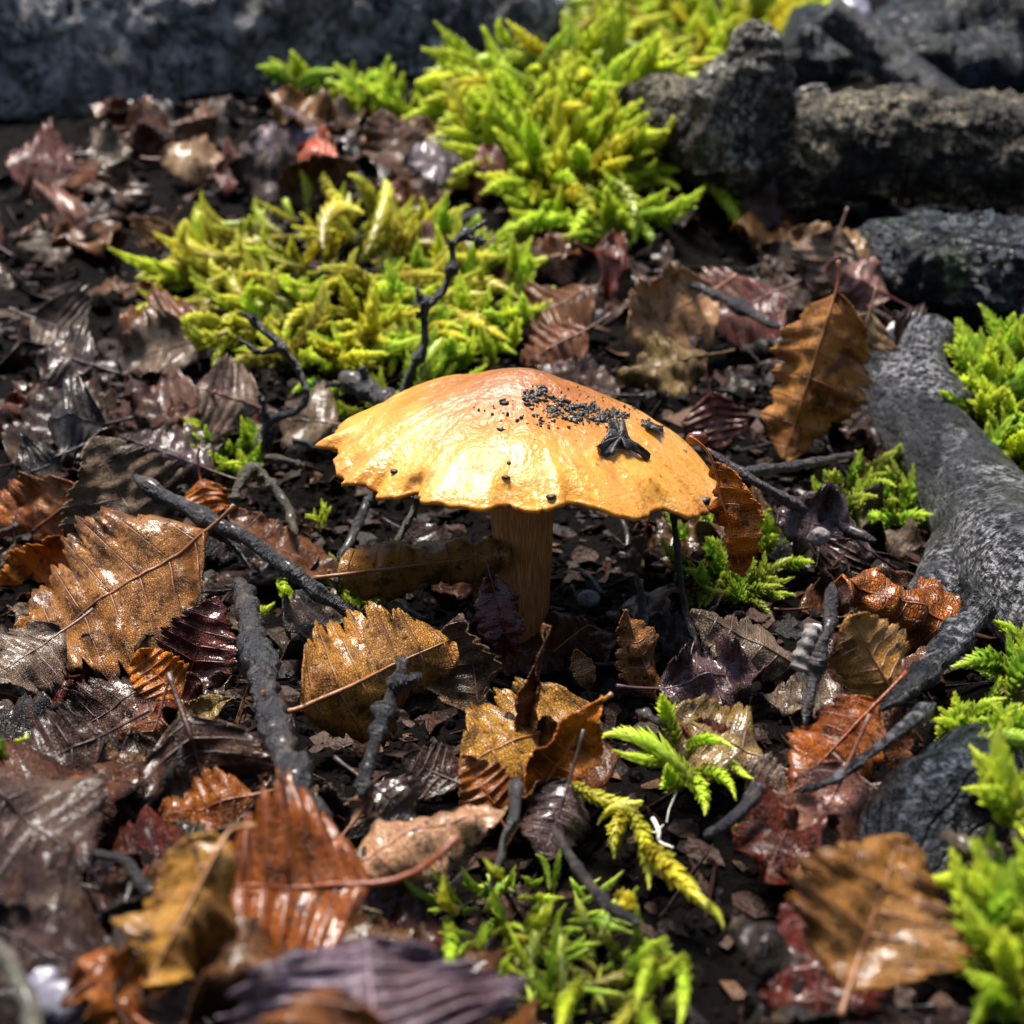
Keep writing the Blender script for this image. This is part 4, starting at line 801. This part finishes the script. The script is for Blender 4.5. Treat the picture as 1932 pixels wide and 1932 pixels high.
strands('loose yellowish moss shoots over the lowest moss patch', [(930, 1640, .2, 955, 1700, .5, 24), (860, 1720, .3, 820, 1710, .5, 22), (1000, 1730, .3, 1010, 1780, .5, 26), (1160, 1690, .2, 1245, 1720, .3, 28), (1290, 1800, .2, 1325, 1900, .3, 30), (1240, 1780, .2, 1180, 1860, .4, 26), (880, 1800, .3, 930, 1760, .5, 24), (1100, 1850, .3, 1060, 1920, .4, 30), (1230, 1900, .3, 1180, 1970, .4, 30), (840, 1740, .2, 850, 1800, .6, 30), (1330, 1700, .1, 1380, 1720, .2, 14)], ['lime', 'yellow'], (1100, 1780))
strands('two long moss shoots dangling from the bright mound', [(1330, 340, .9, 1400, 440, .5, 26), (1160, 340, 1.2, 1215, 440, .6, 34), (1110, 350, 1.2, 1115, 450, .6, 34)], 'lime', (1240, 400))
strands('yellow moss arms stretching from the cushion over grey leaves', [(480, 620, .6, 345, 710, .5, 34), (470, 490, .6, 280, 520, .5, 34), (430, 500, .6, 240, 515, .3, 26), (460, 590, .6, 370, 680, .5, 32), (520, 470, .6, 390, 425, .9, 34), (740, 640, .6, 785, 600, .6, 34), (800, 570, .5, 975, 660, .4, 30), (610, 470, .9, 590, 350, 1.6, 30), (690, 480, .8, 760, 350, 1.4, 30), (610, 330, 1.2, 620, 420, .8, 24)], 'yellow', (560, 540))
strands('sprig of translucent green moss leaning on the black twig', [(785, 740, .6, 840, 640, 1.2, 40)], 'lime', (785, 740), kind='feather')
strands('pale moss fronds beside the thick black stick', [(545, 1110, .4, 590, 1230, .2, 26), (455, 1160, .5, 515, 1158, .5, 24), (520, 1080, .4, 560, 1180, .3, 22)], ['olive', 'lime'], (530, 1150))

# ------------------------------------------------------------------ twigs
def twig(name, pts, wpx, label, col=(.016, .014, .015), branches=(), seed=0, amp=.10, taper=.6, group=None, knobs=5, cat='twig', mat='twig', rest=.76):
    """pts: pixel, pixel, height over the ground (cm); widths in pixels at each point"""
    drop = 0.0
    for _ in range(6):
        q = [P(x, y, z - drop) if not isinstance(z, tuple) else PY(x, y, z[0]) for x, y, z in pts]
        gap = min(float(v[2] - terrain(v[0], v[1], False)) for v in q)
        if gap < rest + .04 or isinstance(pts[0][2], tuple): break
        drop += (gap - rest)
    wp = np.broadcast_to(np.asarray(wpx, float), (len(q),))
    root = empty(name, q[0], label, cat, group)
    def one(nm, q, rad):
        q = np.asarray(q); L = np.linalg.norm(np.diff(q, axis=0), axis=1).sum(); rm = float(np.mean(rad)); n = int(np.clip(L / (rm * .45), 16, 130)); path = spline(q, n)
        rr = np.interp(np.linspace(0, 1, n), np.linspace(0, 1, len(rad)), rad); g = np.random.RandomState(seed + len(LEAVES) % 5)
        path = path + np.stack([vnoise(np.stack([np.linspace(0, L / (rm * 5), n), np.full(n, seed * 3.1 + k), np.zeros(n)], -1), 90 + k) for k in range(3)], -1) * rm * .38
        e_ = np.minimum(np.linspace(0, 1, n), np.linspace(1, 0, n)); rr = rr * (.45 + .55 * sm(0, .07, e_))
        for _ in range(knobs): rr = rr * (1 + .35 * np.exp(-((np.arange(n) - g.randint(0, n)) / (n * .018 + 1)) ** 2))
        V, Q, T, uv = tube(path, rr, 14, lambda V, d: rm * amp * 1.6 * fbm(V / rm * .8, seed, 3)); uv[:, 0] /= rm * 6
        obj(nm, mesh(nm, V - np.asarray(root.location) / CM, Q, T, uv), M[mat], root, (*col, 1))
    rads = [.78 * w / 2 / pxcm(p) for w, p in zip(wp, q)]; one('stick', q, rads)
    for bp_, w in branches:
        bq = [P(x, y, z - drop) if not isinstance(z, tuple) else PY(x, y, z[0]) for x, y, z in bp_]; one('branch', bq, np.linspace(w, w * taper, len(bq)) * .42 / pxcm(bq[0]))
    return root
yv = P(755, 760, .3)[1]
twig('black_twig', [(752, 752, (yv,)), (775, 700, (yv,)), (800, 650, (yv,)), (803, 585, (yv + .1,)), (835, 545, (yv + .2,)), (855, 500, (yv + .2,)), (856, 462, (yv + .3,)), (890, 435, (yv + .4,)), (918, 412, (yv + .5,))], [22, 20, 19, 18, 16, 15, 15, 13, 9], 'thin upright knotty black twig rising behind the mushroom cap',
    branches=[([(803, 590, (yv + .1,)), (792, 560, (yv,)), (788, 540, (yv,))], 14), ([(880, 445, (yv + .35,)), (905, 455, (yv + .2,)), (920, 452, (yv + .2,))], 12), ([(800, 580, (yv + .1,)), (785, 600, (yv,))], 10), ([(852, 470, (yv + .3,)), (843, 450, (yv + .3,))], 10)], seed=2, amp=.3, knobs=12)
yw = P(490, 850, .4)[1]
twig('black_twig', [(488, 860, (yw,)), (505, 800, (yw,)), (560, 775, (yw,)), (578, 745, (yw,)), (560, 695, (yw + .1,)), (530, 655, (yw + .1,)), (490, 615, (yw + .2,)), (452, 588, (yw + .3,))], [24, 24, 18, 18, 17, 16, 15, 9], 'forked crooked black twig before the moss cushion',
    branches=[([(500, 800, (yw,)), (497, 765, (yw,)), (487, 742, (yw,))], 14), ([(528, 655, (yw + .1,)), (490, 665, (yw,)), (465, 650, (yw,)), (448, 640, (yw,))], 12), ([(478, 605, (yw + .2,)), (478, 590, (yw + .2,))], 9), ([(505, 860, (yw,)), (518, 805, (yw,))], 11)], seed=4, amp=.25, knobs=9)
yt = P(700, 790, .5)[1]
twig('broken_twig', [(640, 708, (yt + .3,)), (690, 738, (yt,)), (740, 765, (yt - .3,)), (820, 800, (yt - .8,))], [42, 46, 48, 44], 'short thick black twig stub poking out behind the cap', branches=[([(695, 735, (yt,)), (685, 705, (yt,)), (680, 692, (yt,))], 22), ([(645, 725, (yt + .2,)), (615, 725, (yt + .2,)), (590, 720, (yt + .3,))], 12)], col=(.03, .024, .024), seed=6)
twig('black_twig', [(258, 905, 1.83), (330, 945, 1.77), (400, 985, 1.71), (470, 1020, 1.60), (540, 1070, 1.43), (610, 1120, 1.14), (660, 1160, 0.91), (705, 1200, 0.68)], [26, 36, 40, 36, 36, 34, 34, 30], 'long black twig slanting over the tan leaf towards the mushroom', col=(.020, .017, .018), seed=8, branches=[([(395, 1000, 1.60), (440, 1030, 1.37), (470, 1075, 1.02)], 16)])
twig('black_stick', [(452, 1100, 1.02), (480, 1210, 1.02), (505, 1320, 0.97), (540, 1430, 0.91), (570, 1530, 0.85), (600, 1640, 0.79)], [44, 52, 58, 62, 64, 58], 'thick black rotten stick running through the dead leaves', col=(.017, .015, .016), seed=10, amp=.6, knobs=14, cat='stick')
twig('black_twig', [(765, 1240, 1.48), (745, 1290, 1.31), (718, 1360, 1.08), (698, 1430, 0.85), (682, 1500, 0.68)], [26, 32, 32, 30, 26], 'glossy black ringed twig forking before the arched leaf', branches=[([(742, 1295, 1.31), (770, 1285, 1.43), (795, 1270, 1.48)], 22)], col=(.009, .008, .009), seed=12, amp=.25, knobs=12)
twig('purple_twig', [(1335, 845, 2.29), (1420, 905, 2.06), (1500, 950, 1.71), (1570, 985, 1.48), (1650, 1020, 1.25)], [16, 22, 26, 28, 26], 'purplish twig passing behind the hanging orange leaf', col=(.045, .022, .03), seed=14, branches=[([(1400, 890, 2.06), (1480, 880, 1.83), (1560, 868, 1.60), (1610, 855, 1.48)], 26)])
twig('beaded_twig', [(1235, 512, 2.29), (1300, 535, 2.17), (1370, 565, 2.06), (1470, 615, 1.83)], [13, 18, 19, 24], 'thin dark beaded twig across the pale tan leaf', rest=1.35, col=(.03, .018, .024), seed=16, amp=.35, knobs=14)
twig('beaded_twig', [(1572, 1105, 1.60), (1560, 1190, 1.37), (1540, 1270, 1.02), (1515, 1370, 0.68)], [24, 26, 26, 24], 'rough dark stalk standing next to the white tipped stub', col=(.04, .032, .03), seed=18, amp=.35, knobs=10)
twig('thin_root', [(1860, 1140, 1.25), (1790, 1220, 1.14), (1720, 1300, 1.02), (1660, 1345, 0.97)], [80, 62, 46, 30], 'tapering dark root branching from the grey root', col=(.035, .033, .036), seed=20, amp=.4, cat='root', mat='root')
twig('thin_root', [(1760, 1330, 1.14), (1690, 1385, 1.31), (1620, 1440, 1.31), (1560, 1475, 1.20), (1500, 1490, 1.02)], [40, 28, 22, 20, 16], 'thin curved bluish root over the rust brown leaf', col=(.035, .032, .045), seed=22, amp=.25, cat='root', mat='root')
twig('dark_rootlet', [(1268, 960, 2.29), (1280, 1060, 1.60), (1290, 1140, 1.02), (1312, 1210, 0.68)], [14, 15, 16, 18], 'vertical dark rootlet in the shade under the cap', seed=24, cat='root')
twig('dark_rootlet', [(1205, 1090, 1.48), (1210, 1160, 1.14), (1222, 1240, 0.68)], [16, 22, 26], 'short dark rootlet next to the narrow tan leaf', seed=26, cat='root')
twig('grey_stalk', [(975, 1470, 1.37), (970, 1540, 1.25), (945, 1610, 0.91), (925, 1680, 0.68)], [34, 24, 18, 16], 'thin grey stalk with a pale lichen tip above the lowest moss', col=(.07, .065, .065), seed=28)
twig('dark_twig', [(1040, 1560, 0.79), (1090, 1640, 0.79), (1140, 1700, 0.79), (1200, 1740, 0.74)], [18, 24, 30, 26], 'dark twig lying across the lowest moss', col=(.028, .022, .024), seed=30)
twig('dark_twig', [(1440, 1480, 1.02), (1390, 1535, 0.85), (1330, 1580, 0.68)], [26, 32, 26], 'stubby bluish black twig under the torn grey leaf', col=(.03, .028, .036), seed=32)
twig('pale_straw', [(-20, 1770, 2.29), (25, 1830, 2.29), (55, 1900, 2.17), (65, 1990, 2.06)], [36, 40, 46, 52], 'blurred pale bent stem at the corner below the flat purple brown leaf', col=(.20, .19, .14), seed=34, knobs=2)
twig('dark_twig', [(1200, 1340, 1.14), (1240, 1360, 1.14), (1275, 1370, 1.02)], [18, 20, 14], 'bit of black twig lying on the lime moss sprig', seed=36)
twig('mossy_stick', [(1780, 1570, 1.37), (1830, 1600, 1.37), (1880, 1615, 1.37)], [34, 36, 34], 'stub of brown stick with a pale cut end on the bark slab', col=(.10, .07, .03), seed=38, cat='stick')
twig('dark_rootlet', [(640, 1060, 1.14), (690, 960, 1.48), (720, 900, 1.83)], [20, 22, 20], 'dim rootlet under the torn side of the cap', seed=40, cat='root')
twig('straw_rootlet', [(745, 1030, 0.91), (780, 970, 1.37), (790, 930, 1.60)], [16, 18, 16], 'olive straw leaning under the torn side of the cap', col=(.10, .085, .03), seed=41, cat='root')
twig('olive_rootlets', [(470, 870, 1.37), (510, 910, 1.14), (545, 960, 0.91), (560, 1010, 0.79)], [26, 24, 22, 18], 'olive fibrous root knot at the base of the forked black twig', col=(.09, .07, .03), seed=42, cat='root', branches=[([(480, 870, 1.37), (450, 920, 1.14), (440, 960, 0.91)], 26), ([(500, 860, 1.37), (550, 870, 1.37), (575, 880, 1.25)], 18)])
for i in range(34):
    while True:
        px, py = rng.uniform(40, 1850), rng.uniform(420, 1880)
        if not clear(px, py): break
    b = P(px, py, .25); a = rng.uniform(0, 6.28); L = rng.uniform(.8, 2.2); mids = []
    for f in (0, .5, 1): q = b + np.array([math.cos(a), math.sin(a), 0]) * L * f + [rng.gauss(0, .08), rng.gauss(0, .08), 0]; mids.append((q[0], q[1], float(terrain(q[0], q[1], False)) + rng.uniform(.1, .5)))
    reg = min(REG, key=lambda r: (r[1] - px) ** 2 + (r[2] - py) ** 2)[0]; root = empty('litter_twig', mids[0], 'short thin dark twig in the litter ' + reg, 'twig', 'short twigs in the litter ' + reg)
    path = spline(mids, 30); path += np.stack([vnoise(np.stack([np.linspace(0, 6, 30), np.full(30, i * 2.3 + k), np.zeros(30)], -1), 95 + k) for k in range(3)], -1) * .05
    rr = rng.uniform(.025, .06); V, Q, T, uv = tube(path, np.linspace(rr, rr * .55, 30), 8, lambda V, d: rr * .35 * fbm(V / rr * .6, i, 2)); uv[:, 0] *= 4
    obj('stick', mesh('stick', V - np.array(mids[0]), Q, T, uv), M['twig'], root, (*(np.array([.02, .016, .016]) * rng.uniform(.7, 2.2)), 1))

# ------------------------------------------------------------------ small single things
def stone(name, p, size, mat, label, seed, n=3, amp=.3): 
    v, f = lump(seed, size, n, amp); return tag(obj(name, mesh(name, v, None, f), M[mat], None, None, p), label, 'pebble' if name == 'pebble' else name.split('_')[-1])
p = P(1712, 628, .25); stone('pebble', p, (.42, .3, .26), 'white', 'bright white pebble at the foot of the bluish log', 3)
p = P(1545, 1012, 1.1); stone('pebble', p, (.15, .13, .14), 'fuzz', 'tiny grey pebble on the dark frayed leaf', 5)
for x, y, sz, lab, mt in [(80, 1850, .16, 'blurred bluish grey pebble beside the pale bent stem', 'lilac'), (115, 1890, .2, 'larger bluish pebble below the crinkled rust leaf', 'lilac'), (180, 1790, .14, 'small grey pebble between the flat purple leaf and the rust leaf', 'grey'), (60, 1790, .18, 'grey stone under the pale bent stem', 'grey'), (1110, 1130, .17, 'fuzzy pale seed in the dark behind the mushroom stem', 'fuzz')]:
    stone('pebble', P(x, y, .3), (sz, sz * .8, sz * .75), mt, lab, int(x), 2)
p = P(1720, 40, 6); 
for x, y, sz, lab in [(1730, 50, .9, 'blurred lilac stone behind the dark decaying log'), (1600, 30, .8, 'flat lilac stone next to the broken stick')]:
    stone('pebble', PY(x, y, 36), (sz, sz, sz * .8), 'lilac', lab, int(x))
def trail(name, pts, w, label, mat, cat, branches=(), part='fibre'):
    q = [P(*a) for a in pts]; root = empty(name, q[0], label, cat)
    for pp, ww in [(q, w)] + [([P(*a) for a in b], c) for b, c in branches]:
        path = spline(pp, 30); r0 = ww / 2 / pxcm(path[0]); V, Q, T, uv = tube(path, np.linspace(r0, r0 * .6, 30), 8, lambda V, d: r0 * .3 * fbm(V * 9, 3, 2)); obj(part, mesh(part, V - q[0], Q, T, uv), M[mat], root)
    return root
trail('white_rootlet', [(1232, 1545, .25), (1243, 1568, .3), (1244, 1588, .25), (1270, 1600, .2)], 10, 'short white branched rootlet on the black soil', 'root_w', 'root', [([(1243, 1566, .3), (1252, 1556, .35)], 6), ([(1243, 1572, .3), (1228, 1570, .3)], 6)])
trail('white_thread', [(1283, 1480, .4), (1270, 1510, .35), (1262, 1530, .3), (1258, 1552, .3)], 6, 'fine white thread hanging from the lime moss sprig', 'root_w', 'root')
trail('fine_hair', [(1045, 1230, .5), (1080, 1200, .7), (1110, 1180, .7), (1135, 1190, .6)], 3, 'fine brown hair curving beside the mushroom stem', 'gills', 'fibre')
q = [P(1535, 1185, .95), P(1522, 1215, .8), P(1505, 1262, .55)]; root = empty('pale_stub', q[2], 'white tipped fuzzy grey stub beside the rough stalk', 'stub')
path = spline(q, 30); V, Q, T, uv = tube(path, np.linspace(.085, .10, 30) * (1 + .12 * np.sin(np.arange(30) * .9)), 16, lambda V, d: .05 * fbm(V * 6, 4, 3)); obj('body', mesh('body', V - q[2], Q, T, uv), M['fuzz'], root)
v, f = lump(8, (.095, .09, .06), 2, .5); obj('tip', mesh('tip', v + q[0] - q[2], None, f), M['white'], root)
def flake(name, centre, outline, thick, label, cat, mat, warp=.1, n=None):
    """thin bent flake from an outline in pixels, lying on the cap"""
    pts = []; g = random.Random(len(outline)); fine = []
    for i, a in enumerate(outline):
        b = outline[(i + 1) % len(outline)]
        for f in (0, .33, .67): fine.append((a[0] + (b[0] - a[0]) * f + g.uniform(-5, 5), a[1] + (b[1] - a[1]) * f + g.uniform(-4, 4), max(.015, a[2] + (b[2] - a[2]) * f + g.uniform(-.03, .03))))
    for (x, y, lift) in fine:
        c, nn = on_cap(x, y)
        if c is None: c, nn = P(x, y, 1.5), np.array([0, 0, 1.])
        pts.append(c + nn * lift)
    pts = np.array(pts); c = pts.mean(0) + np.array([0, 0, warp]); m = len(pts); mid = (pts + c) / 2 + np.array([0, 0, warp * .3]) 
    V = np.vstack([pts, mid, c]); T = []; 
    for i in range(m): j = (i + 1) % m; T += [(i, j, m + j), (i, m + j, m + i), (m + i, m + j, 2 * m)]
    V = V + .05 * np.stack([vnoise(V * 6, 31), vnoise(V * 6, 32), vnoise(V * 6, 33)], -1)
    o = obj(name, mesh(name, V - c, None, T), M[mat], None, None, c); sdf = o.modifiers.new('s', 'SUBSURF'); sdf.levels = sdf.render_levels = 1; sdf.subdivision_type = 'SIMPLE'
    so = o.modifiers.new('thickness', 'SOLIDIFY'); so.thickness = thick * CM; so.offset = 0; return tag(o, label, cat)
flake('leaf_fragment', None, [(1118, 856, .10), (1130, 848, .05), (1134, 828, .14), (1142, 822, .10), (1146, 804, .26), (1156, 816, .12), (1170, 818, .2), (1184, 838, .08), (1202, 850, .05), (1226, 870, .03), (1204, 862, .02), (1188, 848, .02), (1176, 856, .12), (1164, 852, .05), (1152, 868, .1), (1140, 860, .02)], .03, 'black torn leaf fragment standing on the mushroom cap', 'leaf fragment', 'scrap', .06)
flake('leaf_fragment', None, [(1206, 800, .02), (1222, 803, .03), (1242, 812, .04), (1252, 822, .02), (1236, 818, .05), (1216, 808, .02)], .015, 'small thin dark flake lying on the shoulder of the cap', 'leaf fragment', 'scrap', .02)
c, nn = on_cap(1312, 838)
if c is None: c = P(1312, 838, 2.2)
v, f = lump(4, (.17, .10, .10), 2, .3); tag(obj('seed_husk', mesh('seed_husk', v, None, f), M['husk'], None, None, c + np.array([.03, .05, .07])), 'glossy dark brown husk on the rim of the cap', 'husk')
